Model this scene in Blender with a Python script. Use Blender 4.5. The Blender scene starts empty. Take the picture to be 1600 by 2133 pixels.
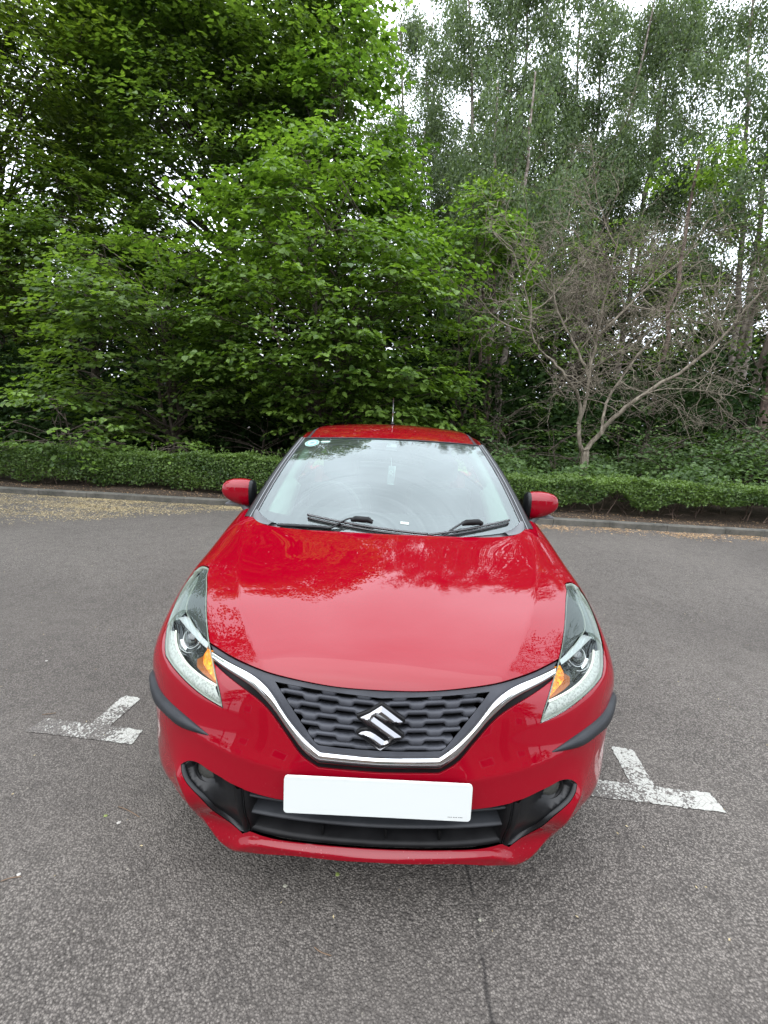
import bpy, bmesh, math, random, json
import numpy as np
from mathutils import Matrix, Vector
from mathutils.geometry import delaunay_2d_cdt
R = math.radians
rng = np.random.default_rng(7)
random.seed(7)
scene = bpy.context.scene
COL = scene.collection

# ------------------------------------------------------------------ camera
CAMP = np.array([-0.0073, -1.106, 1.5])
PITCH, YAW, ROLL, FPX = 0.188, -0.0082, 0.0429, 941.8
def cam_axes():
    cp, sp, cy, sy = math.cos(PITCH), math.sin(PITCH), math.cos(YAW), math.sin(YAW)
    f = np.array([sy*cp, cy*cp, -sp]); r = np.array([cy, -sy, 0]); u = np.cross(r, f)
    c, s = math.cos(ROLL), math.sin(ROLL)
    return r*c+u*s, -r*s+u*c, f
AX = cam_axes()
cd = bpy.data.cameras.new('camera'); cam = bpy.data.objects.new('camera', cd); COL.objects.link(cam)
cam.matrix_world = Matrix(((AX[0][0], AX[1][0], -AX[2][0], CAMP[0]), (AX[0][1], AX[1][1], -AX[2][1], CAMP[1]),
                           (AX[0][2], AX[1][2], -AX[2][2], CAMP[2]), (0, 0, 0, 1)))
cd.sensor_fit = 'VERTICAL'; cd.sensor_height = 36.0; cd.sensor_width = 27.0
cd.lens = FPX/2133*36; cd.clip_start = .05; cd.clip_end = 1000
scene.camera = cam

# ------------------------------------------------------------------ world, sun, exposure
SUN_EL, SUN_AZ = R(50), R(200)     # azimuth measured from +Y towards +X
w = bpy.data.worlds.new('World'); scene.world = w; w.use_nodes = True
nt = w.node_tree; nt.nodes.clear()
def N(t, **k):
    n = nt.nodes.new(t)
    for a, b in k.items(): setattr(n, a, b)
    return n
out = N('ShaderNodeOutputWorld'); bg = N('ShaderNodeBackground'); sky = N('ShaderNodeTexSky')
sky.sky_type = 'NISHITA'; sky.sun_disc = False; sky.sun_elevation = SUN_EL; sky.sun_rotation = SUN_AZ
sky.air_density = 1.2; sky.dust_density = 4
tc = N('ShaderNodeTexCoord'); sep = N('ShaderNodeSeparateXYZ')
mx = N('ShaderNodeMath', operation='MAXIMUM'); mx.inputs[1].default_value = 0
nt.links.new(tc.outputs['Generated'], sep.inputs[0]); nt.links.new(sep.outputs['Z'], mx.inputs[0])
# overcast: zenith brighter than the horizon, soft cloud mottling
g1 = N('ShaderNodeMath', operation='MULTIPLY_ADD'); g1.inputs[1].default_value = 21; g1.inputs[2].default_value = 12
nt.links.new(mx.outputs[0], g1.inputs[0])
nz = N('ShaderNodeTexNoise'); nz.inputs['Scale'].default_value = 2.2; nz.inputs['Detail'].default_value = 5; nz.inputs['Roughness'].default_value = .5
nt.links.new(tc.outputs['Generated'], nz.inputs['Vector'])
mr = N('ShaderNodeMapRange'); mr.inputs[1].default_value = .3; mr.inputs[2].default_value = .7; mr.inputs[3].default_value = .82; mr.inputs[4].default_value = 1.12
nt.links.new(nz.outputs['Fac'], mr.inputs[0])
g2 = N('ShaderNodeMath', operation='MULTIPLY'); nt.links.new(g1.outputs[0], g2.inputs[0]); nt.links.new(mr.outputs[0], g2.inputs[1])
vm = N('ShaderNodeVectorMath', operation='SCALE'); vm.inputs[0].default_value = (.91, .97, 1.07); nt.links.new(g2.outputs[0], vm.inputs['Scale'])
mixc = N('ShaderNodeMix', data_type='RGBA'); mixc.inputs[0].default_value = .9
nt.links.new(sky.outputs[0], mixc.inputs[6]); nt.links.new(vm.outputs[0], mixc.inputs[7])
nt.links.new(mixc.outputs[2], bg.inputs[0]); bg.inputs[1].default_value = .15
nt.links.new(bg.outputs[0], out.inputs[0])
sl = bpy.data.lights.new('sun', 'SUN'); sl.energy = 1.4; sl.angle = R(80); sl.color = (1, .96, .9)
so = bpy.data.objects.new('sun', sl); COL.objects.link(so)
sd = Vector((math.sin(SUN_AZ)*math.cos(SUN_EL), math.cos(SUN_AZ)*math.cos(SUN_EL), math.sin(SUN_EL)))
so.rotation_euler = sd.to_track_quat('Z', 'Y').to_euler()
vs = scene.view_settings; vs.view_transform = 'Standard'; vs.look = 'None'; vs.gamma = 1; vs.exposure = 0.12
scene.cycles.max_bounces = 8; scene.cycles.transparent_max_bounces = 12; scene.cycles.diffuse_bounces = 3
scene.cycles.caustics_reflective = False; scene.cycles.caustics_refractive = False
try: scene.cycles.use_denoising = True
except Exception: pass

# ------------------------------------------------------------------ object helpers
def tag(o, label=None, cat=None, group=None, kind=None):
    if label: o['label'] = label
    if cat: o['category'] = cat
    if group: o['group'] = group
    if kind: o['kind'] = kind
    return o
def empty(name, loc=(0, 0, 0)):
    o = bpy.data.objects.new(name, None); COL.objects.link(o); o.location = loc; o.empty_display_size = .2
    return o
def link(name, me, m, parent=None):
    o = bpy.data.objects.new(name, me); COL.objects.link(o)
    for mm in (m if isinstance(m, (list, tuple)) else [m]): me.materials.append(mm)
    if parent is not None:
        o.parent = parent
        p, off = parent, Vector((0, 0, 0))
        while p is not None: off += p.location; p = p.parent
        o.location = -off
    return o
def raw_mesh(name, V, F, smooth=True, normals=None, attr=None, n=None):
    """V (k,3) array, F (m,n) int array (all faces n-gons) or list of faces"""
    me = bpy.data.meshes.new(name); V = np.asarray(V, np.float32)
    if isinstance(F, np.ndarray):
        m, n = F.shape
        me.vertices.add(len(V)); me.vertices.foreach_set('co', V.ravel())
        me.loops.add(m*n); me.loops.foreach_set('vertex_index', F.ravel().astype(np.int32))
        me.polygons.add(m); me.polygons.foreach_set('loop_start', np.arange(0, m*n, n, dtype=np.int32))
        me.polygons.foreach_set('loop_total', np.full(m, n, np.int32))
        me.update(calc_edges=True)
    else:
        me.from_pydata([tuple(map(float, v)) for v in V], [], [tuple(map(int, f)) for f in F]); me.update()
    me.polygons.foreach_set('use_smooth', np.full(len(me.polygons), smooth))
    if attr is not None:
        a = me.attributes.new('var', 'FLOAT', 'POINT'); a.data.foreach_set('value', np.asarray(attr, np.float32))
    me.validate(); 
    if normals is not None:
        me.normals_split_custom_set_from_vertices([tuple(map(float, q)) for q in normals])
    return me
class MB:
    """collects simple shapes into one mesh"""
    def __init__(s): s.V = []; s.F = []; s.n = 0
    def add(s, V, F):
        V = np.asarray(V, float); s.V.append(V); s.F += [tuple(int(i)+s.n for i in f) for f in F]; s.n += len(V); return s
    def box(s, c, d, M=None):
        v = np.array([[x, y, z] for x in (-.5, .5) for y in (-.5, .5) for z in (-.5, .5)])*np.array(d)
        if M is not None: v = v@np.array(M).T
        return s.add(v+np.array(c), [(0, 1, 3, 2), (4, 6, 7, 5), (0, 4, 5, 1), (2, 3, 7, 6), (0, 2, 6, 4), (1, 5, 7, 3)])
    def tube(s, P, r, k=8, flat=1.0, cap=True):
        P = np.asarray(P, float); m = len(P); r = np.broadcast_to(np.asarray(r, float), (m,))
        T = np.gradient(P, axis=0); T /= np.linalg.norm(T, axis=1)[:, None]+1e-12
        a = np.tile([0, 0, 1.], (m, 1)); bad = abs(T[:, 2]) > .95; a[bad] = [1, 0, 0]
        if bad.any(): a[:] = [1., 0, 0] if abs(T[:, 0]).max() < .95 else [0, 1., 0]
        X = np.cross(T, a); X /= np.linalg.norm(X, axis=1)[:, None]+1e-12; Y = np.cross(X, T)
        th = np.arange(k)*2*np.pi/k
        V = P[:, None]+r[:, None, None]*(np.cos(th)[None, :, None]*X[:, None]+flat*np.sin(th)[None, :, None]*Y[:, None])
        F = [(i*k+j, i*k+(j+1) % k, (i+1)*k+(j+1) % k, (i+1)*k+j) for i in range(m-1) for j in range(k)]
        if cap: F += [tuple(range(k)), tuple((m-1)*k+j for j in range(k-1, -1, -1))]
        return s.add(V.reshape(-1, 3), F)
    def grid(s, P, flip=False):
        P = np.asarray(P, float); m, n = P.shape[:2]
        F = [(i*n+j, i*n+j+1, (i+1)*n+j+1, (i+1)*n+j) for i in range(m-1) for j in range(n-1)]
        if flip: F = [f[::-1] for f in F]
        return s.add(P.reshape(-1, 3), F)
    def build(s, name, m, parent=None, smooth=True, bevel=0):
        me = raw_mesh(name, np.vstack(s.V), s.F, smooth)
        o = link(name, me, m, parent)
        if bevel:
            b = o.modifiers.new('b', 'BEVEL'); b.width = bevel; b.segments = 2; b.limit_method = 'ANGLE'
        return o
def sharp(o, ang=35):
    me = o.data; bm = bmesh.new(); bm.from_mesh(me)
    for e in bm.edges:
        if len(e.link_faces) == 2 and e.calc_face_angle(0) > R(ang): e.smooth = False
    bm.to_mesh(me); bm.free(); return o

# ------------------------------------------------------------------ materials
def mat(name, col, rough=.5, metal=0, spec=.5, coat=0, coatr=.03, emit=None, es=0, ior=None):
    m = bpy.data.materials.new(name); m.use_nodes = True; b = m.node_tree.nodes['Principled BSDF']
    b.inputs['Base Color'].default_value = (*col, 1); b.inputs['Roughness'].default_value = rough
    b.inputs['Metallic'].default_value = metal; b.inputs['Specular IOR Level'].default_value = spec
    b.inputs['Coat IOR'].default_value = 1.46; b.inputs['Coat Weight'].default_value = coat; b.inputs['Coat Roughness'].default_value = coatr
    if ior: b.inputs['IOR'].default_value = ior
    if emit: b.inputs['Emission Color'].default_value = (*emit, 1); b.inputs['Emission Strength'].default_value = es
    return m
class NB:
    def __init__(s, m): s.t = m.node_tree; s.b = s.t.nodes.get('Principled BSDF'); s.o = s.t.nodes['Material Output']
    def n(s, typ, ins=None, **k):
        q = s.t.nodes.new(typ)
        for a, b in k.items(): setattr(q, a, b)
        for a, b in (ins or {}).items():
            if isinstance(b, bpy.types.NodeSocket): s.t.links.new(b, q.inputs[a])
            else: q.inputs[a].default_value = b
        return q
    def l(s, a, b): s.t.links.new(a, b)
    def noise(s, vec, scale, detail=3, rough=.5): return s.n('ShaderNodeTexNoise', {'Vector': vec, 'Scale': scale, 'Detail': detail, 'Roughness': rough})
    def rng(s, v, a, b, c=0, d=1): return s.n('ShaderNodeMapRange', {0: v, 1: a, 2: b, 3: c, 4: d}).outputs[0]
    def mix(s, f, a, b): 
        q = s.n('ShaderNodeMix', data_type='RGBA')
        for i, v in ((0, f), (6, a), (7, b)):
            if isinstance(v, bpy.types.NodeSocket): s.t.links.new(v, q.inputs[i])
            else: q.inputs[i].default_value = v if i == 0 else (*v, 1) if len(v) == 3 else v
        return q.outputs[2]
    def math(s, op, a, b=0, c=0):
        q = s.n('ShaderNodeMath', operation=op)
        for i, v in enumerate((a, b, c)):
            if isinstance(v, bpy.types.NodeSocket): s.t.links.new(v, q.inputs[i])
            else: q.inputs[i].default_value = v
        return q.outputs[0]
    def obj(s): return s.n('ShaderNodeTexCoord').outputs['Object']
    def bump(s, h, st, dist=.01): 
        q = s.n('ShaderNodeBump', {'Height': h, 'Strength': st, 'Distance': dist}); s.l(q.outputs[0], s.b.inputs['Normal']); return q

PAINT_C = (.188, .0003, .0068)
paint = mat('red_paint', PAINT_C, .5, 0, 0, 1, .012)
def bumper_paint():
    m = mat('red_paint_worn', PAINT_C, .5, 0, 0, 1, .02); k = NB(m); o = k.obj()
    # stone chips and dried splashes, thicker low down; one scuff on the corner
    v = k.n('ShaderNodeTexVoronoi', {'Vector': o, 'Scale': 95.0}); ch = k.rng(v.outputs['Distance'], .20, .13)
    n = k.noise(o, 5.0, 3); low = k.rng(n.outputs['Fac'], .44, .58)
    z = k.n('ShaderNodeSeparateXYZ', {0: o}); lz = k.rng(z.outputs['Z'], .50, .32)
    sx = k.rng(k.math('ABSOLUTE', z.outputs['X']), .45, .8, .35, 1)
    chips = k.math('MULTIPLY', k.math('MULTIPLY', ch, low), k.math('MULTIPLY', lz, sx))
    mp = k.n('ShaderNodeMapping', {'Vector': o, 'Location': (-.772*16, -.30*9, -.455*9), 'Scale': (16, 9, 9)})
    ln = k.n('ShaderNodeVectorMath', {0: mp.outputs[0]}, operation='LENGTH').outputs['Value']
    rg = k.noise(k.n('ShaderNodeMapping', {'Vector': o, 'Scale': (60, 60, 14), 'Rotation': (.0, .35, 0)}).outputs[0], 1.4, 4)
    sc = k.math('MULTIPLY', k.rng(ln, .75, .35), k.rng(rg.outputs['Fac'], .5, .58))
    w1 = k.noise(k.n('ShaderNodeMapping', {'Vector': o, 'Scale': (22, 10, 7)}).outputs[0], 1, 4)
    a = k.math('SUBTRACT', z.outputs['X'], .52); a = k.rng(k.math('ABSOLUTE', a), .16, .08)
    sp = k.math('MULTIPLY', k.math('MULTIPLY', k.rng(w1.outputs['Fac'], .66, .69), a), k.rng(z.outputs['Z'], .5, .44, 0, .45))
    f = k.math('MINIMUM', k.math('ADD', k.math('ADD', chips, sc), sp), .8)
    k.l(k.mix(f, PAINT_C, (.40, .20, .21)), k.b.inputs['Base Color'])
    k.l(k.rng(f, 0, 1, 1, .1), k.b.inputs['Coat Weight'])
    return m
paint_b = bumper_paint()
def texplastic(name, c, r, bs=900, st=.25, spec=.4):
    m = mat(name, c, r, 0, spec); k = NB(m); o = k.obj()
    n = k.noise(o, bs, 2); k.bump(n.outputs['Fac'], st, .0006)
    d = k.noise(o, 14, 4); k.l(k.mix(k.rng(d.outputs['Fac'], .4, .75, 0, .35), c, tuple(min(1, q*1.9+.012) for q in c)), k.b.inputs['Base Color'])
    return m
grey_plastic = texplastic('grille_plastic', (.036, .038, .045), .55, 900, .25, .3)
dark_plastic = texplastic('dark_plastic', (.0048, .0048, .0052), .45, 900, .2, .18)
satin_black = texplastic('satin_black', (.0065, .0068, .0075), .34, 600, .12, .28)
rubber = texplastic('protector_rubber', (.013, .0145, .017), .5, 900, .25, .3)
void = mat('deep_shadow_plastic', (.004, .004, .004), .8, 0, .1)
gloss_black = mat('gloss_black', (.008, .008, .009), .12, 0, .5, .6)
chrome = mat('chrome', (.60, .60, .61), .05, 1)
chrome_soft = mat('satin_chrome', (.62, .63, .64), .16, 1)
silver = mat('silver_plastic', (.42, .44, .43), .28, .75)
trim_grey = mat('trim_grey', (.02, .021, .022), .45, 0, .25)
def glass(name, tint, ior, rough=0.0, alpha=0.0, dust=(.6, .68, .66)):
    m = bpy.data.materials.new(name); m.use_nodes = True; k = NB(m); k.t.nodes.remove(k.b)
    tr = k.n('ShaderNodeBsdfTransparent', {'Color': (*tint, 1)}); gl = k.n('ShaderNodeBsdfGlossy', {'Color': (.90, 1, .985, 1), 'Roughness': rough})
    df = k.n('ShaderNodeBsdfDiffuse', {'Color': (*dust, 1)})
    fr = k.n('ShaderNodeFresnel', {'IOR': ior})
    base = tr.outputs[0]
    if alpha:
        n = k.noise(k.obj(), 3.0, 4); f = k.rng(n.outputs['Fac'], .3, .7, alpha*.6, alpha*1.4)
        # faint wiper arcs in the dust film
        mp = k.n('ShaderNodeMapping', {'Vector': k.obj(), 'Location': (.12, -.98, -.97)}); dl = k.n('ShaderNodeVectorMath', {0: mp.outputs[0]}, operation='LENGTH').outputs['Value']
        cx = k.n('ShaderNodeCombineXYZ', {0: k.math('MULTIPLY', dl, 60)}); an = k.noise(cx.outputs[0], 1.0, 3, .7)
        f = k.math('MULTIPLY', f, k.rng(an.outputs['Fac'], .38, .66, .35, 2.6))
        mm = k.n('ShaderNodeMixShader', {0: f, 1: tr.outputs[0], 2: df.outputs[0]}); base = mm.outputs[0]
    ms = k.n('ShaderNodeMixShader', {0: fr.outputs[0], 1: base, 2: gl.outputs[0]}); k.l(ms.outputs[0], k.o.inputs[0])
    return m
windscreen_glass = glass('windscreen_glass', (.72, .86, .80), 1.95, 0, .034)
lens_glass = glass('lens_glass', (.93, .96, .94), 1.34, 0, .004)
side_glass_m = glass('side_glass', (.25, .3, .28), 1.6)

# ------------------------------------------------------------------ front shell of the car: a cubic surface (u across, v from scuttle down to the lip)
UX = [0, .18, .36, .52, .65, .755, .832, .868, .875]
LX = [0, .18, .36, .51, .63, .72, .785, .825, .84]
ROWS = [
([1.22,1.23,1.24,1.26,1.29,1.33,1.38,1.42,1.45],[1.02,1.02,1.02,1.022,1.032,1.028,.99,.88,.62]),
([1.02,1.03,1.045,1.08,1.12,1.16,1.20,1.24,1.27],[1.0,.999,.997,.996,.998,.988,.952,.84,.60]),
([.80,.805,.82,.845,.875,.905,.935,.965,1.0],[.962,.960,.954,.946,.941,.927,.892,.80,.62]),
([.58,.585,.60,.625,.66,.69,.72,.75,.80],[.920,.918,.911,.901,.893,.879,.845,.765,.64]),
([.38,.385,.40,.43,.47,.51,.55,.59,.66],[.872,.870,.861,.849,.834,.812,.772,.71,.62]),
([.22,.226,.245,.28,.33,.385,.44,.495,.565],[.818,.816,.806,.788,.766,.736,.697,.645,.58]),
([.12,.126,.145,.18,.235,.305,.38,.45,.535],[.758,.756,.748,.732,.71,.68,.645,.60,.54]),
([.075,.08,.098,.13,.19,.27,.36,.43,.52],[.68,.679,.675,.665,.65,.625,.595,.56,.51]),
([.045,.05,.07,.105,.165,.25,.345,.42,.51],[.60,.60,.598,.592,.58,.56,.54,.515,.475]),
([.02,.026,.045,.08,.14,.225,.325,.405,.5],[.52,.52,.52,.515,.51,.5,.485,.465,.435]),
([.0,.006,.025,.06,.12,.21,.31,.395,.49],[.44,.44,.44,.44,.438,.43,.42,.405,.385]),
([.0,.006,.025,.06,.12,.205,.305,.39,.485],[.36,.36,.36,.36,.36,.355,.35,.345,.335]),
([.028,.032,.052,.100,.168,.250,.334,.408,.485],[.285,.285,.285,.285,.287,.29,.29,.29,.285]),
([.012,.017,.044,.108,.185,.266,.350,.420,.485],[.228,.228,.228,.228,.232,.236,.24,.24,.24]),
([.036,.041,.066,.135,.22,.305,.385,.44,.485],[.196,.196,.196,.196,.20,.205,.205,.20,.20]),
]
def net():
    G = []
    for i, (y, z) in enumerate(ROWS):
        t = min(max((i-5)/5, 0), 1); x = [a*(1-t)+b*t for a, b in zip(UX, LX)]
        r = np.array([x, y, z]).T; l = r[:0:-1].copy(); l[:, 0] *= -1; G.append(np.vstack([l, r]))
    return np.array(G)
def basis(n):
    A = np.eye(n); D = np.zeros((n, n))
    for i in range(1, n-1):
        A[i, i-1] = 1; A[i, i] = 4; A[i, i+1] = 1; D[i, i-1] = 6; D[i, i] = -12; D[i, i+1] = 6
    return np.linalg.solve(A, D)
def Wt(t, n, M):
    t = np.clip(np.asarray(t, float), 0, n-1-1e-9); i = t.astype(int); f = t-i
    w = np.zeros((len(t), n)); k = np.arange(len(t)); w[k, i] += 1-f; w[k, i+1] += f
    return w+((((1-f)**3-(1-f))/6)[:, None]*M[i]+((f**3-f)/6)[:, None]*M[i+1])
GN = net(); MV = basis(len(ROWS)); MU = basis(17)
def S0(u, v):
    return np.einsum('ni,nj,ijk->nk', Wt(v, len(ROWS), MV), Wt(np.asarray(u)+8, 17, MU), GN)
UV = json.loads('''{"hood_rear":[[0.021,1.156],[0.577,1.142],[1.134,1.138],[1.691,1.135],[2.248,1.14],[2.805,1.144],[3.362,1.143],[3.915,1.079],[4.417,0.855]],"hood_side":[[4.417,0.855],[4.873,1.061],[5.321,1.304],[5.754,1.567],[6.047,1.939],[6.002,2.436],[5.786,2.89]],"hl_inner":[[4.749,3.187],[4.485,3.488],[4.249,3.812],[4.031,4.149],[3.817,4.488],[3.61,4.832],[3.413,5.181]],"hl_inner2":[[3.413,5.181],[3.161,5.679],[2.973,6.205],[2.819,6.741],[2.717,7.291]],"hl_low":[[2.717,7.291],[3.19,7.017],[3.654,6.731],[4.103,6.421],[4.549,6.106],[4.993,5.788]],"hl_out":[[4.993,5.788],[5.236,5.4],[5.44,4.989],[5.661,4.589],[5.814,4.16],[5.949,3.728],[5.951,3.278],[5.7,2.987]],"hood_front":[[3.413,5.181],[3.053,5.368],[2.703,5.574],[2.348,5.77],[1.987,5.953],[1.603,6.081],[1.21,6.184],[0.812,6.263],[0.408,6.297],[0.003,6.306]],"chr_top":[[3.222,5.441],[2.854,5.656],[2.487,5.872],[2.141,6.119],[1.878,6.446],[1.698,6.828],[1.544,7.226],[1.371,7.615],[1.174,7.992],[0.946,8.345]],"chr_topb":[[0.946,8.345],[0.481,8.372],[0.017,8.395]],"chr_low":[[3.155,5.718],[2.812,5.969],[2.469,6.22],[2.153,6.499],[1.914,6.848],[1.715,7.222],[1.549,7.614],[1.386,8.006],[1.212,8.394],[0.975,8.738]],"chr_lowb":[[0.975,8.738],[0.497,8.759],[0.019,8.781]],"bump_top":[[3.131,5.781],[2.818,6.074],[2.505,6.366],[2.201,6.668],[1.934,7.0],[1.732,7.377],[1.563,7.771],[1.4,8.167],[1.225,8.558],[0.963,8.881]],"bump_topb":[[0.963,8.881],[0.491,8.897],[0.019,8.919]],"lg_top":[[2.175,9.956],[1.752,10.06],[1.32,10.111],[0.885,10.148],[0.449,10.158],[0.013,10.156]],"lg_bot":[[2.078,12.013],[1.672,12.094],[1.257,12.101],[0.842,12.114],[0.427,12.132],[0.013,12.15]],"fog_top":[[3.691,9.728],[3.518,9.501],[3.248,9.418],[2.98,9.54],[2.718,9.668],[2.469,9.816],[2.203,9.925]],"fog_in":[[2.203,9.925],[2.164,10.942],[2.125,11.959]],"fog_bot":[[2.25,12.269],[2.593,11.922],[2.835,11.49],[2.97,11.006],[3.202,10.572],[3.509,10.175],[3.691,9.728]],"prot_up":[[5.889,6.974],[5.315,7.265],[4.72,7.502],[4.115,7.703],[3.526,7.958],[2.981,8.3]],"prot_lo":[[6.086,7.943],[5.556,8.095],[4.997,8.176],[4.421,8.217],[3.853,8.336],[3.288,8.427]],"crease":[[4.733,1.141],[4.168,2.046],[3.615,2.958],[3.082,3.881],[2.544,4.801],[2.05,5.747]],"lip":[[2.481,13.412],[1.919,13.057],[1.336,12.767],[0.671,12.746],[0.006,12.725]],"drl_top":[[5.13,4.836],[4.812,5.288],[4.409,5.661],[3.973,5.997],[3.508,6.296],[3.019,6.556]],"proj":[[4.503,4.956],[4.503,4.956]],"amber":[[3.506,5.406],[3.259,5.58],[3.133,5.873],[3.024,6.171],[2.971,6.43],[3.181,6.212],[3.404,6.002],[3.526,5.707]],"fen_top":[[4.417,0.855],[4.658,0.56],[4.894,0.26],[5.186,0.047]],"seam":[[5.504,4.912],[5.63,5.06],[5.756,5.208]],"lipridge":[[3.707,10.136],[3.439,10.771],[3.327,11.458],[3.156,12.131],[2.869,12.759],[2.497,13.347]],"lipridge2":[[2.497,13.347],[2.209,12.823],[1.794,12.494],[1.198,12.476],[0.602,12.519],[0.006,12.562]],"mesh_top":[[1.791,6.225],[1.438,6.31],[1.083,6.386],[0.725,6.444],[0.366,6.495],[0.006,6.544]],"mesh_side":[[1.791,6.225],[1.544,6.847],[1.3,7.47],[1.059,8.094]],"mesh_bot":[[0.994,8.181],[0.668,8.219],[0.34,8.232],[0.013,8.244]],"fin_up":[[5.175,3.464],[5.113,3.882],[4.894,4.241],[4.545,4.485],[4.188,4.722],[3.824,4.946],[3.459,5.169]],"fin_lo":[[5.207,4.42],[4.774,4.635],[4.342,4.851],[3.92,5.086],[3.5,5.325]],"foglamp":[[3.084,9.631],[3.084,9.631]],"bcrease":[[5.623,7.751],[4.722,8.004],[3.821,8.254],[2.929,8.559],[2.065,8.946],[1.181,9.288]]}''')
UV = {k: np.array(v) for k, v in UV.items()}
def S0n(u, v, e=.01):
    n = np.cross(S0(u, np.asarray(v)+e)-S0(u, np.asarray(v)-e), S0(np.asarray(u)+e, v)-S0(np.asarray(u)-e, v))
    return n/np.linalg.norm(n, axis=1)[:, None]
def smooth_path(p, n):
    p = np.asarray(p, float); k = len(p); s = np.concatenate([[0], np.cumsum(np.linalg.norm(np.diff(p, axis=0)*[.125, .09], axis=1))]); s /= s[-1]
    t = np.linspace(0, 1, n); M = basis(k) if k > 2 else None
    if M is None: return np.array([np.interp(t, s, p[:, 0]), np.interp(t, s, p[:, 1])]).T
    # natural spline in index space with arclength lookup
    ti = np.interp(t, s, np.arange(k)); return Wt(ti, k, M)@p
RIDGES = []
def add_ridge(path, h, w, e):
    q = smooth_path(path, 24); RIDGES.append((S0(q[:, 0], q[:, 1]), h, w, e))
add_ridge(UV['crease'], .011, .085, .006)
add_ridge(np.vstack([UV['lipridge'], UV['lipridge2'][1:]]), .026, .036, .0045)
add_ridge([[5.6, 7.75], [4.7, 8.0], [3.8, 8.25], [2.93, 8.56], [2.1, 8.9], [1.4, 9.1]], .009, .035, .006)
def disp(u, v):
    P = S0(np.abs(u), v); d = np.zeros(len(P))
    for Q, h, w, e in RIDGES:
        A = Q[:-1]; B = Q[1:]; AB = B-A; L2 = (AB**2).sum(1)
        t = np.clip(((P[:, None]-A)*AB).sum(2)/L2, 0, 1)
        D = (((P[:, None]-A)-t[..., None]*AB)**2).sum(2).min(1)
        d += h*np.exp(-np.sqrt(D+e*e)/w)
    return d
def S(u, v, off=0.0):
    u = np.asarray(u, float); v = np.asarray(v, float)
    return S0(u, v)+S0n(u, v)*(disp(u, v)+off)[:, None]
def Sn(u, v, e=.008):
    u = np.asarray(u, float); v = np.asarray(v, float)
    n = np.cross(S(u, v+e)-S(u, v-e), S(u+e, v)-S(u-e, v)); return n/np.linalg.norm(n, axis=1)[:, None]
DS = np.array([.125, .09])
def inside(P, poly):
    x, y = P[:, 0], P[:, 1]; c = np.zeros(len(P), bool); a = poly; b = np.roll(poly, -1, 0)
    for (x0, y0), (x1, y1) in zip(a, b):
        k = ((y0 > y) != (y1 > y)) & (x < (x1-x0)*(y-y0)/(y1-y0+1e-15)+x0); c ^= k
    return c
def seg_dist(P, poly):
    A = poly; B = np.roll(poly, -1, 0); AB = B-A; L2 = (AB**2).sum(1)+1e-15
    t = np.clip(((P[:, None]-A)*AB).sum(2)/L2, 0, 1); return np.sqrt((((P[:, None]-A)-t[..., None]*AB)**2).sum(2).min(1))
def area(p): return .5*np.sum(p[:, 0]*np.roll(p[:, 1], -1)-np.roll(p[:, 0], -1)*p[:, 1])
def resample(p, h):
    q = []; 
    for a, b in zip(p, np.roll(p, -1, 0)):
        L = np.linalg.norm(b-a); n = max(1, int(round(L/h))); q += [a+(b-a)*i/n for i in range(n)]
    q = np.array(q); keep = np.linalg.norm(q-np.roll(q, 1, 0), axis=1) > h*.15; return q[keep]
def inset(p, d):
    if d == 0: return p
    s = 1 if area(p) > 0 else -1
    e = np.roll(p, -1, 0)-np.roll(p, 1, 0); e /= np.linalg.norm(e, axis=1)[:, None]+1e-12
    return p+s*d*np.stack([-e[:, 1], e[:, 0]], 1)
def cdt(outline, holes, h, extra=None):
    """domain points+triangles"""
    loops = [outline]+holes; pts = []; edges = []; nloop = []
    for L in loops:
        k = len(pts); pts += list(L); m = len(L); edges += [(k+i, k+(i+1) % m) for i in range(m)]; nloop.append((k, m))
    lo, hi = outline.min(0), outline.max(0)
    gx, gy = np.meshgrid(np.arange(lo[0], hi[0], h), np.arange(lo[1], hi[1], h)); gx = gx+((np.arange(gx.shape[0]) % 2)*h/2)[:, None]
    Gp = np.stack([gx.ravel(), gy.ravel()], 1); ok = inside(Gp, outline)
    for H in holes: ok &= ~inside(Gp, H)
    Gp = Gp[ok]
    dist = np.concatenate([seg_dist(c, np.vstack([outline])) for c in np.array_split(Gp, max(1, len(Gp)//3000))]) if len(Gp) else np.zeros(0)
    for H in holes: dist = np.minimum(dist, np.concatenate([seg_dist(c, H) for c in np.array_split(Gp, max(1, len(Gp)//3000))]))
    Gp = Gp[dist > h*.55]
    pts += list(Gp)
    vs, es, fs, _, _, _ = delaunay_2d_cdt([Vector((float(a), float(b))) for a, b in pts], edges, [], 0, 1e-7)
    V = np.array([tuple(v) for v in vs]); F = np.array([f for f in fs if len(f) == 3]); C = V[F].mean(1)
    ok = inside(C, outline)
    for H in holes: ok &= ~inside(C, H)
    return V, F[ok]
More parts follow.
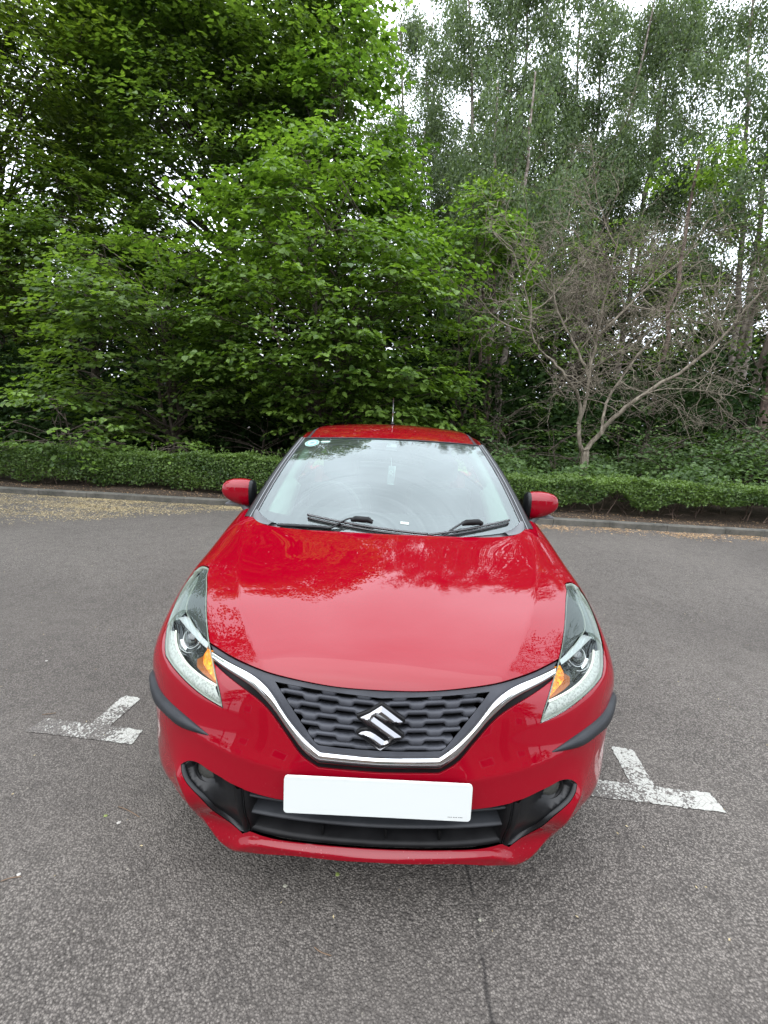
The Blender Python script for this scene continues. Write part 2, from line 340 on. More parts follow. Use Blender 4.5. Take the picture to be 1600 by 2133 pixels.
def panel(name, outline, m, parent, holes=(), h=.012, off=0.0, rim=.010, s=1, gap=.0012, map_=None, nmap=None):
    """outline in uv; s=-1 mirrors"""
    f = map_ or (lambda p, o: S(p[:, 0]*s, p[:, 1], o)); fn = nmap or (lambda p: Sn(p[:, 0]*s, p[:, 1]))
    O = resample(inset(resample(np.asarray(outline)*DS, h*.7), gap), h*.7); H = [resample(inset(resample(np.asarray(q)*DS, h*.6), 0), h*.6) for q in holes]
    V2, F = cdt(O, H, h)
    P = f(V2/DS, off); Nn = fn(V2/DS)
    tri = P[F[:, 0]], P[F[:, 1]], P[F[:, 2]]
    fnrm = np.cross(tri[1]-tri[0], tri[2]-tri[0]); flip = (fnrm*Nn[F[:, 0]]).sum(1) < 0
    F[flip] = F[flip][:, ::-1]
    Vs = [P]; Ns = [Nn]; Fs = [tuple(x) for x in F]; k = len(P)
    if rim:
        for L in [O]+H:
            uv = L/DS; p = f(uv, off); n = fn(uv); m_ = len(L)
            t = np.roll(p, -1, 0)-np.roll(p, 1, 0); o = np.cross(t, n); o /= np.linalg.norm(o, axis=1)[:, None]+1e-12
            # outward = away from material
            c = inside((L+0), O)  # unused
            test = L+ (np.roll(L, -1, 0)-np.roll(L, 1, 0))[:, ::-1]*[1, -1]*.05
            e3 = f(test/DS, off)-p
            mat_side = inside(test, O)
            for Q in H: mat_side &= ~inside(test, Q)
            sg = np.sign((e3*o).sum(1)); sg = np.where(mat_side, -sg, sg); sg = np.sign(np.median(sg)) or 1
            o = o*sg
            ring = [(p, n*.75+o*.66), (p+o*.0009-n*.0012, o), (p+o*.0009-n*rim, o)]
            for q, nn in ring: Vs.append(q); Ns.append(nn/np.linalg.norm(nn, axis=1)[:, None])
            for r_ in range(2):
                for i in range(m_):
                    a, b = k+r_*m_+i, k+r_*m_+(i+1) % m_; Fs.append((a, b, b+m_, a+m_))
            k += 3*m_
    me = raw_mesh(name, np.vstack(Vs), Fs, True, np.vstack(Ns))
    return link(name, me, m, parent)
def mirror_outline(half):
    """half path from centre line to centre line -> full closed outline"""
    half = np.asarray(half, float); l = half[::-1].copy(); l[:, 0] *= -1
    a = half.copy(); a[np.abs(a[:, 0]) < .05, 0] = 0
    l[np.abs(l[:, 0]) < .05, 0] = 0
    full = np.vstack([a, l]); keep = [0]
    for i in range(1, len(full)):
        if np.linalg.norm(full[i]-full[keep[-1]]) > 1e-4: keep.append(i)
    if np.linalg.norm(full[keep[-1]]-full[0]) < 1e-4: keep.pop()
    return full[keep]
def path_ribbon(name, top, low, m, parent, prof, n=60, full=True, s=1):
    """band between two uv paths, prof: list of (w, offset) across"""
    if full:
        top = np.vstack([top, (top[::-1]*[-1, 1])[1:]]); low = np.vstack([low, (low[::-1]*[-1, 1])[1:]])
    mb = MB(); rows = []
    for wv, of in prof:
        q = top*(1-wv)+low*wv; rows.append(S(q[:, 0]*s, q[:, 1], of))
    mb.grid(np.array(rows), flip=(s > 0)); return mb.build(name, m, parent)
# ================================================================== the red hatchback
car = tag(empty('parked_car', (0, 2.0, 0)), 'shiny red hatchback parked nose-out with amber indicators and white number plate', 'car')
def half(*segs): return np.vstack([np.asarray(s) for s in segs])
sp = smooth_path
# ---- bonnet
hl_in1 = UV['hl_inner']; hside = sp(UV['hood_side'], 26); hfront = sp(UV['hood_front'], 40)
hl_top = np.array([[5.786, 2.89], [5.45, 2.80], [5.0, 2.88], [4.85, 2.98], [4.745, 3.186]])
hood_half = half(sp(UV['hood_rear'], 30), hside[1:], sp(hl_top, 10)[1:], sp(hl_in1, 24)[1:], hfront[1:])
panel('bonnet', mirror_outline(hood_half), paint, car, h=.0115, rim=.014)
# ---- wings (fender) with the peak beside the windscreen
hl_out = sp(UV['hl_out'], 40)           # from low outer corner to the rear tip
seam0 = np.array([5.50, 4.90])
up = hl_out[(hl_out[:, 1] < seam0[1])]
for s, nm in ((-1, 'wing'), (1, 'wing')):
    fen = half(hside[::-1] if False else hside, up[::-1][1:], sp([seam0, [5.75, 5.2], [6.6, 5.75], [8, 6.1]], 14), [[8, 3], [8, .02]], [[7, .02], [6, .02], [5.4, .02]], UV['fen_top'][::-1][:-1])
    panel(nm, fen, paint, car, h=.013, rim=.012, s=s)
# ---- bumper
bump_top = half(sp(UV['bump_topb'][::-1], 10), sp(UV['bump_top'][::-1], 40)[1:])   # centre -> headlight
hl_in2 = UV['hl_inner2']; hl_low = sp(UV['hl_low'], 24)
jj = int(np.argmin(np.abs(hl_in2[:, 1]-bump_top[-1, 1])))
in2 = sp(hl_in2, 20); in2 = in2[in2[:, 1] > bump_top[-1, 1]+.05]
bump_half = half(bump_top, in2, hl_low[1:], hl_out[(hl_out[:, 1] > seam0[1])][1:], sp([seam0, [5.75, 5.2], [6.6, 5.75], [8, 6.1]], 14), [[8, 9], [8, 14]], [[5, 14], [3.4, 13.9]],
                 [[2.75, 13.4]], sp(UV['lip'], 24)[1:])
bump_half[-24:, 1] = np.minimum(bump_half[-24:, 1], 14)
lgh = half(sp(UV['lg_top'][::-1], 20), [[2.13, 11.0]], sp(UV['lg_bot'], 20))
fog = half(sp(UV['fog_top'], 24), sp([[2.203, 9.925], [2.162, 10.925], [2.115, 11.95]], 6)[1:], [[2.17, 12.12]], sp(UV['fog_bot'], 26)[1:-1])
lgfull = mirror_outline(lgh)
# join grille and fog openings are separated by a black strip: cut one wide hole and fill with black parts
openL = half(sp(UV['lg_top'][::-1], 20), sp(UV['fog_top'][::-1], 24), sp(UV['fog_bot'][::-1], 26)[1:], [[2.11, 12.02]], sp(UV['lg_bot'], 20))
openF = mirror_outline(openL)
panel('front_bumper', mirror_outline(bump_half), paint_b, car, holes=[openF], h=.0095, rim=.016)

def proto_half(fn):
    for s in (-1, 1): fn(s)
def ribbon_dark(path, wdt, dep, s, name='panel_gap'):
    p = S(path[:, 0]*s, path[:, 1], -dep); n = Sn(path[:, 0]*s, path[:, 1]); t = np.gradient(p, axis=0); o = np.cross(t, n); o /= np.linalg.norm(o, axis=1)[:, None]
    return np.array([p-o*wdt, p+o*wdt])
for s in (-1, 1):
    mbg = MB(); mbg.grid(ribbon_dark(hside, .018, .012, s)); mbg.build('shut_line_seal', void, car); mbg = MB(); mbg.grid(ribbon_dark(sp([seam0, [5.75, 5.2], [6.6, 5.75], [8, 6.1]], 14), .018, .013, s))
    mbg.build('shut_line_seal', void, car)

# ---- headlights
light_strip_m = mat('light_guide', (.72, .75, .70), .35, 0, .5, emit=(.95, 1, .88), es=.04)
k = NB(light_strip_m); n_ = k.n('ShaderNodeTexVoronoi', {'Vector': k.obj(), 'Scale': 130.0}); k.l(k.mix(k.rng(n_.outputs['Distance'], 0, .6), (.14, .15, .14), (.47, .485, .455)), k.b.inputs['Base Color'])
k.bump(n_.outputs['Distance'], .5, .002)
amber_m = mat('amber_indicator', (.45, .12, .005), .3, 0, .5)
k = NB(amber_m); n_ = k.n('ShaderNodeTexVoronoi', {'Vector': k.obj(), 'Scale': 150.0}); cr = k.n('ShaderNodeSeparateColor', {0: n_.outputs['Color']})
k.l(k.mix(cr.outputs[0], (.75, .10, .004), (1.0, .45, .03)), k.b.inputs['Emission Color']); k.l(k.rng(cr.outputs[1], 0, 1, .1, 1.7), k.b.inputs['Emission Strength'])
k.bump(n_.outputs['Distance'], .6, .002)
amber_dim = mat('amber_side_glow', (.35, .10, .02), .3, .5, .5)
tray_m = mat('lamp_tray', (.07, .078, .075), .22, .35, .6)
fin_m = mat('lamp_fin', (.62, .64, .64), .16, .45, .6)
cav_m = mat('lamp_cavity', (.016, .016, .017), .18, .2, .5)
bezel_m = mat('lamp_bezel', (.34, .37, .32), .3, .1, .5)
hl_poly = half(sp(hl_top, 10)[::-1], ) if False else None
hl_o = half(sp(hl_top[::-1], 10)[::-1], sp(hl_in1, 24)[1:], sp(UV['hl_inner2'], 20)[1:], hl_low[1:], hl_out[1:-1])
proj_uv = np.array([4.38, 4.93])
fin_up = sp(UV['fin_up'], 26); fin_lo = sp(UV['fin_lo'], 22)
def headlight(s):
    O = resample(inset(resample(hl_o*DS, .008), .0022), .008)/DS
    P0 = S(O[:, 0]*s, O[:, 1], -.003); I = inset(O*DS, .006)/DS; P1 = S(I[:, 0]*s, I[:, 1], -.03); I2 = inset(O*DS, .012)/DS; P2 = S(I2[:, 0]*s, I2[:, 1], -.052)
    mb = MB(); mb.grid(np.array([np.vstack([q, q[:1]]) for q in (P0, P1, P2)]))
    root = mb.build('headlight', cav_m, car); root['label'] = 'clear headlight with lit amber indicator'
    panel('lamp_floor', I2, cav_m, root, h=.012, off=-.05, rim=0, s=s, gap=-.004)
    panel('lens', O, lens_glass, root, h=.010, off=-.0005, rim=.004, s=s, gap=0)
    # pale seal round the lens
    band = MB(); B2 = inset(O*DS, .0042)/DS
    band.grid(np.array([S(np.r_[q[:, 0], q[:1, 0]]*s, np.r_[q[:, 1], q[:1, 1]], of) for q, of in ((O, -.0035), (B2, -.0045), (B2, -.02))])); band.build('lens_seal', bezel_m, root)
    # silver tray over the rear of the lamp, edged by the white fin
    rear = half(sp(hl_top[::-1], 8)[::-1], sp(hl_in1, 20)[1:-1])
    tray = half(sp(hl_top, 8), sp(hl_in1, 20)[1:-1], fin_up[::-1], [[5.35, 3.1], [5.45, 2.9]])
    tp = inset(resample(tray*DS, .01), .004)/DS
    panel('lamp_tray', tp, tray_m, root, h=.012, off=-.012, rim=.01, s=s, gap=0)
    outer = half([[5.5, 3.0]], fin_up[:12], sp([[4.9, 4.2], [5.1, 4.25], [5.3, 4.45]], 5), hl_out[::-1][(hl_out[::-1][:, 1] < 4.5)][::-1][:-2])
    op = inset(resample(outer*DS, .01), .003)/DS
    panel('lamp_side_panel', op, mat('lamp_side', (.16, .19, .175), .15, .3) if s < 0 else bpy.data.materials['lamp_side'], root, h=.012, off=-.020, rim=.004, s=s, gap=0)
    # fin: bright tapered blade sweeping down to the bonnet corner
    a = fin_up[10:]; b = sp(UV['fin_lo'], len(a))
    fp = half(a, b[::-1]); fp = resample(fp*DS, .006)/DS
    panel('lamp_fin', fp, fin_m, root, h=.010, off=-.008, rim=.012, s=s, gap=.001)
    mbf = MB(); q = fin_up[:22]; mbf.tube(S(q[:, 0]*s, q[:, 1], -.008), .0016, 6); mbf.build('lamp_rib', bezel_m, root)
    # running light: wide frosted band along the lower and outer edge
    dt = sp(UV['drl_top'], 34)
    low = half(hl_out[::-1][(hl_out[::-1][:, 1] > 4.6)], hl_low[::-1][1:]); low = inset(resample(np.vstack([low, [2.75, 7.22]])*DS, .01), 0)/DS
    lowp = sp(half(hl_out[::-1][(hl_out[::-1][:, 1] > 4.7)][::4], UV['hl_low'][::-1][1:]), 34)
    # direction check: both run from the rear outer end to the inner tip
    lp = np.array([np.interp(np.linspace(0, 1, 34), np.linspace(0, 1, 34), lowp[:, i]) for i in (0, 1)]).T
    mb = MB(); rows = []
    for wv, of in ((0, -.034), (.0, -.016), (.1, -.012), (.5, -.009), (.9, -.012), (.93, -.03)):
        q = dt*(1-wv)+lp*wv; rows.append(S(q[:, 0]*s, q[:, 1], of))
    mb.grid(np.array(rows), flip=s > 0); mb.build('running_light', light_strip_m, root)
    mb = MB()
    q = dt+[-.03, -.03]; mb.tube(S(q[:, 0]*s, q[:, 1], -.014), .0032, 8); mb.build('light_guide', mat('lit_guide', (.9, .9, .8), .3, emit=(1, 1, .88), es=.45) if s < 0 else bpy.data.materials['lit_guide'], root)
    # amber indicator
    am = UV['amber']; top = np.array([[3.50, 5.30], [3.26, 5.36], [3.10, 5.62], [3.0, 5.95], [2.93, 6.28], [2.92, 6.5], [3.10, 6.28], [3.32, 6.02], [3.50, 5.78], [3.56, 5.5]])
    panel('indicator', top, amber_m, root, h=.007, off=-.016, rim=.012, s=s, gap=0)
    gl = np.array([[3.58, 5.5], [3.52, 5.8], [3.34, 6.05], [3.12, 6.30], [2.95, 6.52], [3.12, 6.40], [3.5, 6.12], [3.72, 5.92], [3.78, 5.65]])
    panel('indicator_reflector', gl, amber_dim, root, h=.007, off=-.022, rim=.004, s=s, gap=0)
    # projector with rings
    c = S([proj_uv[0]*s], [proj_uv[1]], -.038)[0]; n = Sn([proj_uv[0]*s], [proj_uv[1]])[0]; ax = np.array([n[0]*.5, -.75, .42]); ax /= np.linalg.norm(ax)
    X = np.cross(ax, [0, 0, 1]); X /= np.linalg.norm(X); Y = np.cross(X, ax)
    def ring(r, d, t=None): 
        th = np.linspace(0, 2*np.pi, 37) if t is None else np.linspace(*t, 30)
        return c+ax*d+r*(np.cos(th)[:, None]*X+np.sin(th)[:, None]*Y)
    mb = MB(); mb.grid(np.array([ring(r, d) for r, d in ((.030, .004), (.028, .011), (.023, .017), (.015, .021), (.007, .023), (.0005, .0235))])); mb.build('projector_lens', mat('projector_glass', (.03, .03, .035), .03, 0, .8, 1) if s < 0 else bpy.data.materials['projector_glass'], root)
    mb = MB(); mb.grid(np.array([ring(r, d) for r, d in ((.038, -.012), (.036, .008), (.033, .008), (.031, .0))])); mb.build('projector_ring', chrome, root)
    mb = MB(); q = ring(.045, .004)
    for k_, r_ in enumerate((.049, .058, .064)):
        t = (-2.55, -.35) if s > 0 else (-2.8, -.6)
        mb.tube(ring(r_, .012-.004*k_, t), .0014+.0003*(k_ == 0), 6)
    mb.build('reflector_rib', fin_m, root)
    mb = MB(); mb.grid(np.array([ring(r, d, (-2.9, -.25)) for r, d in ((.040, -.006), (.050, .002), (.060, -.004))])); mb.build('reflector', chrome_soft, root)
for s in (-1, 1): headlight(s)

# ---- grille
grille = empty('grille', (0, .1, .6)); grille.parent = car; grille.location = Vector((0, .1, .6))-car.location
mesh_half = half(UV['mesh_top'][::-1], UV['mesh_side'][1:], UV['mesh_bot'])
mesh_full = mirror_outline(mesh_half)
ct = half(sp(UV['chr_top'], 50), sp(UV['chr_topb'], 16)[1:]); cl = half(sp(UV['chr_low'], 50), sp(UV['chr_lowb'], 16)[1:])
fr_half = half(hfront[::-1]+[0, .02], ct[:-1], [[0, 8.40]]); fr_half[0, 0] = 0
panel('grille_surround', mirror_outline(fr_half), grey_plastic, grille, holes=[mesh_full], h=.010, off=-.010, rim=.03, gap=0)
bk = mirror_outline(half([[0, 6.35], [1.0, 6.30], [2.0, 6.0]], [[1.1, 8.3], [0, 8.36]]))
panel('grille_backing', bk, void, grille, h=.02, off=-.062, rim=0, gap=-.02)
# wavy slats
def trap(x):
    x = x % 1.0; return np.clip((np.abs(x-.5)-.14)/.10, 0, 1)     # 0 in the dips, 1 between
us_all = np.linspace(-1.9, 1.9, 241)
xs_at = S0(us_all, np.full(241, 7.0))[:, 0]
mt = UV['mesh_top'][::-1]; ms = UV['mesh_side']; mbm = UV['mesh_bot'][::-1]
def vtop(u): return np.interp(np.abs(u), mt[:, 0], mt[:, 1])
def vbot(u): return np.interp(np.abs(u), mbm[:, 0], mbm[:, 1], right=8.18)
def umax(v): return np.interp(v, ms[:, 1], ms[:, 0])+.02
NR = 6
for k_ in range(NR+1):
    mb = MB(); tk = k_/NR
    v0 = vtop(us_all)*(1-tk)+(8.24-.05*np.abs(us_all))*tk-.17
    dip = 1-trap(xs_at/.106+(.0 if k_ % 2 else .5)+.5)
    ok = np.abs(us_all) < umax(v0+.1)
    u = us_all[ok]; vc = v0[ok]+.035*dip[ok]; hb = (.185+.135*dip[ok]) if k_ < NR else np.full(ok.sum(), .2)
    prof = [(-.05, -.05), (-.03, -.024), (.06, -.0135), (.35, -.0105), (.72, -.014), (.98, -.022), (1.0, -.05)]
    mb.grid(np.array([S(u, vc+f_*hb, of) for f_, of in prof]), flip=True); mb.build('grille_slat', grey_plastic, grille)
# chrome V bar
path_ribbon('chrome_bar', ct, cl, chrome, grille, [(0, -.012), (.02, 0), (.10, .0055), (.30, .0075), (.60, .0075), (.85, .0045), (.97, -.001), (1, -.012)])
# black channel outside the chrome
bt = half(sp(UV['bump_top'], 50), sp(UV['bump_topb'], 16)[1:])
path_ribbon('chrome_bar_channel', cl+[0, -.02], bt+[0, .03], dark_plastic, grille, [(0, -.004), (.3, -.006), (1, -.008)])
# ---- emblem
def emb_pts(p, dz=0):
    p = np.array(p, float)-[775, 820]; th = R(-2.5); c, s_ = math.cos(th), math.sin(th); q = np.stack([p[:, 0]*c-p[:, 1]*s_, p[:, 0]*s_+p[:, 1]*c], 1)*.0001135; return q
P_e = S([0.0], [7.42], .004)[0]; n_e = Sn([0.0], [7.42])[0]; n_e = np.array([0, -.985, .17]); n_e /= np.linalg.norm(n_e); X_e = np.array([1., 0, 0]); Y_e = np.cross(n_e, X_e)
Esh = [(800, 250), (1335, 660), (1250, 725), (1130, 750), (1020, 735), (900, 680), (640, 500), (600, 535), (1320, 1055), (755, 1390), (215, 965), (290, 915), (400, 895), (520, 915), (640, 980), (880, 1150), (940, 1130), (235, 560), (500, 440)]
Ebk = [(800, 180), (1390, 590), (1400, 690), (1260, 780), (1130, 800), (1370, 985), (1385, 1080), (760, 1455), (160, 1010), (150, 930), (260, 850), (430, 835), (170, 590), (165, 500), (480, 385)]
emblem = empty('emblem', tuple(P_e)); emblem.parent = grille; emblem.location = Vector(P_e)-Vector((0, .1, .6))
def embossed(name, poly, m, h, wdt, lift, flat=.15):
    q = resample(emb_pts(poly), .004); q = q if area(q) > 0 else q[::-1]; n = len(q)
    V, F = cdt(q, [], .0022)
    d = np.concatenate([seg_dist(c, q) for c in np.array_split(V, max(1, len(V)//2000))]) if len(V) else 0
    z = lift+h*np.clip(d/wdt, 0, 1)
    P = P_e+V[:, :1]*X_e-V[:, 1:]*Y_e+z[:, None]*n_e
    Fl = [tuple(f) for f in F]; Pb = P_e+q[:, :1]*X_e-q[:, 1:]*Y_e+(lift-.006)*n_e; Pt = P_e+q[:, :1]*X_e-q[:, 1:]*Y_e+lift*n_e
    k = len(P); Fl += [(k+i, k+(i+1) % n, k+n+(i+1) % n, k+n+i) for i in range(n)]
    me = raw_mesh(name, np.vstack([P, Pb, Pt]), Fl, False); bm = bmesh.new(); bm.from_mesh(me); bmesh.ops.recalc_face_normals(bm, faces=bm.faces); bm.to_mesh(me); bm.free()
    return link(name, me, m, emblem)
embossed('emblem_backing', Ebk, dark_plastic, .003, .004, -.002)
embossed('emblem_badge', Esh, mat('emblem_chrome', (.30, .30, .31), .08, 1), .006, .0125, .006)
# ---- lower grille and fog pockets
lg = empty('lower_grille', (0, .05, .35)); lg.parent = car; lg.location = Vector((0, .05, .35))-car.location
panel('grille_backing', mirror_outline(lgh), void, lg, h=.02, off=-.085, rim=0, gap=-.01)
def hbar(name, vc, um, hv, front, m, dvu=0.0, back=-.08, lipr=.006):
    u = np.linspace(-um, um, 90); vv = vc-dvu*np.abs(u); mb = MB()
    prof = [(-hv*.9, back), (-hv*.7, front-.01), (-hv*.5, front-.002), (-hv*.1, front), (hv*.5, front-.002), (hv, front-.012), (hv, back)]
    mb.grid(np.array([S(u, vv+dv, of) for dv, of in prof]), flip=True); return mb.build(name, m, lg)
hbar('grille_slat', 10.34, 2.12, .09, -.014, rubber, .03)
hbar('grille_slat', 11.16, 2.08, .10, -.012, rubber, .04)
hbar('grille_shelf', 12.03, 2.08, .17, -.004, dark_plastic, .045)
for s in (-1, 1):   # side cheeks closing the opening
    mb = MB(); vv = np.linspace(9.9, 12.05, 16); uu = np.interp(vv, [9.9, 12.05], [2.19, 2.09])
    mb.grid(np.array([S(uu*s, vv, -.002), S((uu-.06)*s, vv, -.012), S((uu-.10)*s, vv, -.09)]), flip=s > 0); mb.build('grille_cheek', dark_plastic, lg)
for x in (-.16, .03, .19):
    mb = MB(); u_ = np.array([x/.18*1.0]); 
    p = S(u_, [11.72], -.03)[0]; mb.box(p, (.006, .03, .03)); mb.build('grille_tab', void, lg, bevel=.001)
def fogpocket(s):
    root = empty('fog_light_pocket', tuple(S([3.0*s], [10.3], 0)[0])); root.parent = car; root.location = Vector(S([3.0*s], [10.3], 0)[0])-car.location
    O = resample(fog*DS, .008)/DS; rings = []
    for d, of in ((-.0008, -.001), (.0022, -.002), (.004, -.012)):
        I = inset(O*DS, d)/DS; rings.append(S(np.r_[I[:, 0], I[:1, 0]]*s, np.r_[I[:, 1], I[:1, 1]], of))
    mb = MB(); mb.grid(np.array(rings), flip=s < 0); mb.build('pocket_rim', satin_black, root)
    # scooped floor: deep at the lamp end, shallow towards the grille
    I = inset(O*DS, .0035)/DS; Op = resample(I*DS, .01)
    def fmap(p, o):
        u, v = p[:, 0], p[:, 1]; t = np.clip((u-2.35)/1.1, 0, 1); dd = .012+.055*(t**1.3)*np.clip(1.25-(v-9.4)/2.4, 0, 1)
        lowedge = np.clip(seg_dist(p*DS, Op)/.05, 0, 1)**.6
        return S(u*s, v, 0)-Sn(u*s, v)*(.012+(dd-.012)*lowedge)[:, None]
    def nm(p):
        e = .02; a = fmap(p+[0, e], 0)-fmap(p-[0, e], 0); b = fmap(p+[e, 0], 0)-fmap(p-[e, 0], 0); n = np.cross(a, b)*s; return n/np.linalg.norm(n, axis=1)[:, None]
    panel('pocket_scoop', I, satin_black, root, h=.009, rim=0, gap=0, map_=fmap, nmap=nm)
    # upright fin next to the grille
    mb = MB(); vv = np.linspace(9.95, 12.1, 14); uu = np.interp(vv, [9.9, 12.1], [2.26, 2.16]); u2 = np.interp(vv, [9.9, 12.1], [2.48, 2.36])
    mb.grid(np.array([S((uu-.03)*s, vv, -.014), S(uu*s, vv, .002), S((uu+.05)*s, vv, .004), S(u2*s, vv, -.018)]), flip=s > 0); mb.build('pocket_fin', dark_plastic, root)
    c = S([3.15*s], [9.78], -.040)[0]; ax = np.array([s*.12, -.96, .12]); ax /= np.linalg.norm(ax); X = np.cross(ax, [0, 0, 1]); X /= np.linalg.norm(X); Y = np.cross(X, ax); th = np.linspace(0, 2*np.pi, 33)
    ring = lambda r, d: c+ax*d+r*(np.cos(th)[:, None]*X+np.sin(th)[:, None]*Y)
    mb = MB(); mb.grid(np.array([ring(.043, -.03), ring(.043, .012), ring(.039, .014), ring(.037, .004)])); mb.build('fog_light_bezel', dark_plastic, root)
    mb = MB(); mb.grid(np.array([ring(.037, .004), ring(.03, .009), ring(.018, .012), ring(.001, .013)])); mb.build('fog_light', mat('fog_glass', (.05, .05, .045), .08, 0, .7) if s < 0 else bpy.data.materials['fog_glass'], root)
for s in (-1, 1): fogpocket(s)
# ---- rubber corner protectors
pu = sp(np.vstack([[6.9, 6.75], UV['prot_up']]), 34); pl_ = sp(np.vstack([[7.1, 7.75], UV['prot_lo'][:-1], [3.0, 8.34]]), 34)
for s in (-1, 1):
    rows = []
    for wv, of in ((-.0, -.004), (.03, .006), (.16, .0135), (.45, .017), (.75, .013), (.96, .005), (1.0, -.004)):
        q = pu*(1-wv)+pl_*wv; tpr = np.minimum(np.linspace(0, 1, 34)*5+.35, (1-np.linspace(0, 1, 34))*5+.12); tpr = np.clip(tpr, 0, 1)
        P = S(q[:, 0]*s, q[:, 1], 0)+Sn(q[:, 0]*s, q[:, 1])*(of*tpr if of > 0 else np.full(34, of))[:, None]; rows.append(P)
    mb = MB(); mb.grid(np.array(rows), flip=s > 0); o = mb.build('corner_protector', rubber, car)
# ---- number plate (left blank)
plate_m = mat('plate_white', (.56, .585, .565), .22, 0, .5, .5)
pn = np.array([0, -1, .065]); pn /= np.linalg.norm(pn); pc = np.array([0, -.022, .487]); Yp = np.cross(pn, [1, 0, 0]); Yp = Yp if Yp[2] > 0 else -Yp
def rrect(wd, ht, r, k=6):
    q = []
    for cx, cy, a0 in ((wd/2-r, ht/2-r, 0), (-wd/2+r, ht/2-r, 90), (-wd/2+r, -ht/2+r, 180), (wd/2-r, -ht/2+r, 270)):
        q += [(cx+r*math.cos(R(a0+90*i/k)), cy+r*math.sin(R(a0+90*i/k))) for i in range(k+1)]
    return np.array(q)
def plate_slab(name, wd, ht, r, z0, z1, m, parent, cx=0, cy=0):
    q = rrect(wd, ht, r); n = len(q); f = lambda z, sc=1: pc+(q[:, :1]*sc+cx)*np.array([1, 0, 0])+(q[:, 1:]*sc+cy)*Yp+z*pn
    mb = MB(); mb.add(np.vstack([f(z0), f(z1)]), [tuple(range(n-1, -1, -1)), tuple(range(n, 2*n))]+[(i, (i+1) % n, n+(i+1) % n, n+i) for i in range(n)])
    o = mb.build(name, m, parent, smooth=False); return o
plate = plate_slab('number_plate', .520, .111, .010, -.001, .0045, plate_m, car); plate['label'] = 'blank white front number plate'
plate_slab('plate_holder', .48, .05, .008, -.030, -.0012, dark_plastic, plate)
plate_slab('plate_print', .50, .001, .0004, .0046, .0049, mat('plate_edge', (.55, .57, .55), .4), plate, 0, .0515)
for i in range(9):
    plate_slab('supplier_mark', .0026, .0016, .0002, .0046, .005, void, plate, .198+i*.0042+(i > 2)*.002+(i > 5)*.002, -.044)

# ---- windscreen surface: s across -1..1, t up 0..1
def WS(a, t, off=0.0):
    a = np.asarray(a, float); t = np.asarray(t, float)
    xb, xt = .700, .568; x = a*(xb*(1-t)+xt*t)
    yb = 1.005+.175*np.abs(a)**2.2; yt = 1.792+.062*np.abs(a)**2.2
    zb = .975+.03*a*a; zt = 1.416-.018*a*a
    y = yb*(1-t)+yt*t-.018*np.sin(np.pi*t); z = zb*(1-t)+zt*t+.030*np.sin(np.pi*t)*(1-.3*a*a)
    P = np.stack([x, y, z], -1)
    if np.any(off):
        e = 1e-3; du = WS(a+e, t)-WS(a-e, t); dv = WS(a, t+e)-WS(a, t-e); n = np.cross(du, dv); n /= np.linalg.norm(n, axis=-1)[..., None]; P = P+n*np.asarray(off)[..., None] if np.ndim(off) else P+n*off
    return P
aa, tt = np.meshgrid(np.linspace(-1, 1, 61), np.linspace(0, 1, 41))
mb = MB(); mb.grid(WS(aa, tt)); ws = mb.build('windscreen', windscreen_glass, car)
# black ceramic border just inside the glass, rounded inner corners
bb = MB(); O = []
per = np.concatenate([np.stack([np.linspace(-1, 1, 40), np.zeros(40)], 1), np.stack([np.ones(40), np.linspace(0, 1, 40)], 1)[1:], np.stack([np.linspace(1, -1, 40), np.ones(40)], 1)[1:], np.stack([-np.ones(40), np.linspace(1, 0, 40)], 1)[1:]])
inn = per.copy(); inn[:, 0] = np.clip(inn[:, 0], -.93, .93); inn[:, 1] = np.clip(inn[:, 1], .085, .975)
bb.grid(np.array([WS(per[:, 0], per[:, 1], -.004), WS(inn[:, 0], inn[:, 1], -.004)])); bb.build('windscreen_border', mat('ceramic_black', (.006, .006, .007), .3), car)
# header seal
mb = MB(); a_ = np.linspace(-1, 1, 50); mb.tube(WS(a_, np.full(50, 1.004), .001), .0055, 6); mb.build('header_seal', rubber, car)
# scuttle panel below the glass
a_ = np.linspace(-1.03, 1.03, 60)
lowr = WS(a_, np.full(60, .02), -.006); hr = np.array([S0([u], [1.10])[0] for u in a_*4.75]); hr[:, 2] -= .016
mb = MB(); mb.grid(np.array([hr+[0, -.01, -.01], hr*.6+lowr*.4+[0, 0, -.016], hr*.3+lowr*.7+[0, 0, -.012], lowr])); mb.build('scuttle_panel', texplastic('scuttle_plastic', (.13, .135, .14), .55), car)
# clear grey corner caps of the scuttle
for s in (-1, 1):
    t_ = np.linspace(0, 1, 14); pA = WS(s*(.82+.19*t_), .004+.075*t_**2, .004)
    pB = S(s*(3.55+.95*t_**.8), 1.13-.36*t_**2.2, .000)
    mb = MB(); mb.grid(np.array([pA+[0, 0, 0], pA*.5+pB*.5+[0, -.004, .006], pB+[0, .004, .001]]), flip=s < 0); mb.build('scuttle_corner', silver if False else mat('scuttle_clear', (.10, .105, .11), .35, 0, .3) if s < 0 else bpy.data.materials['scuttle_clear'], car)
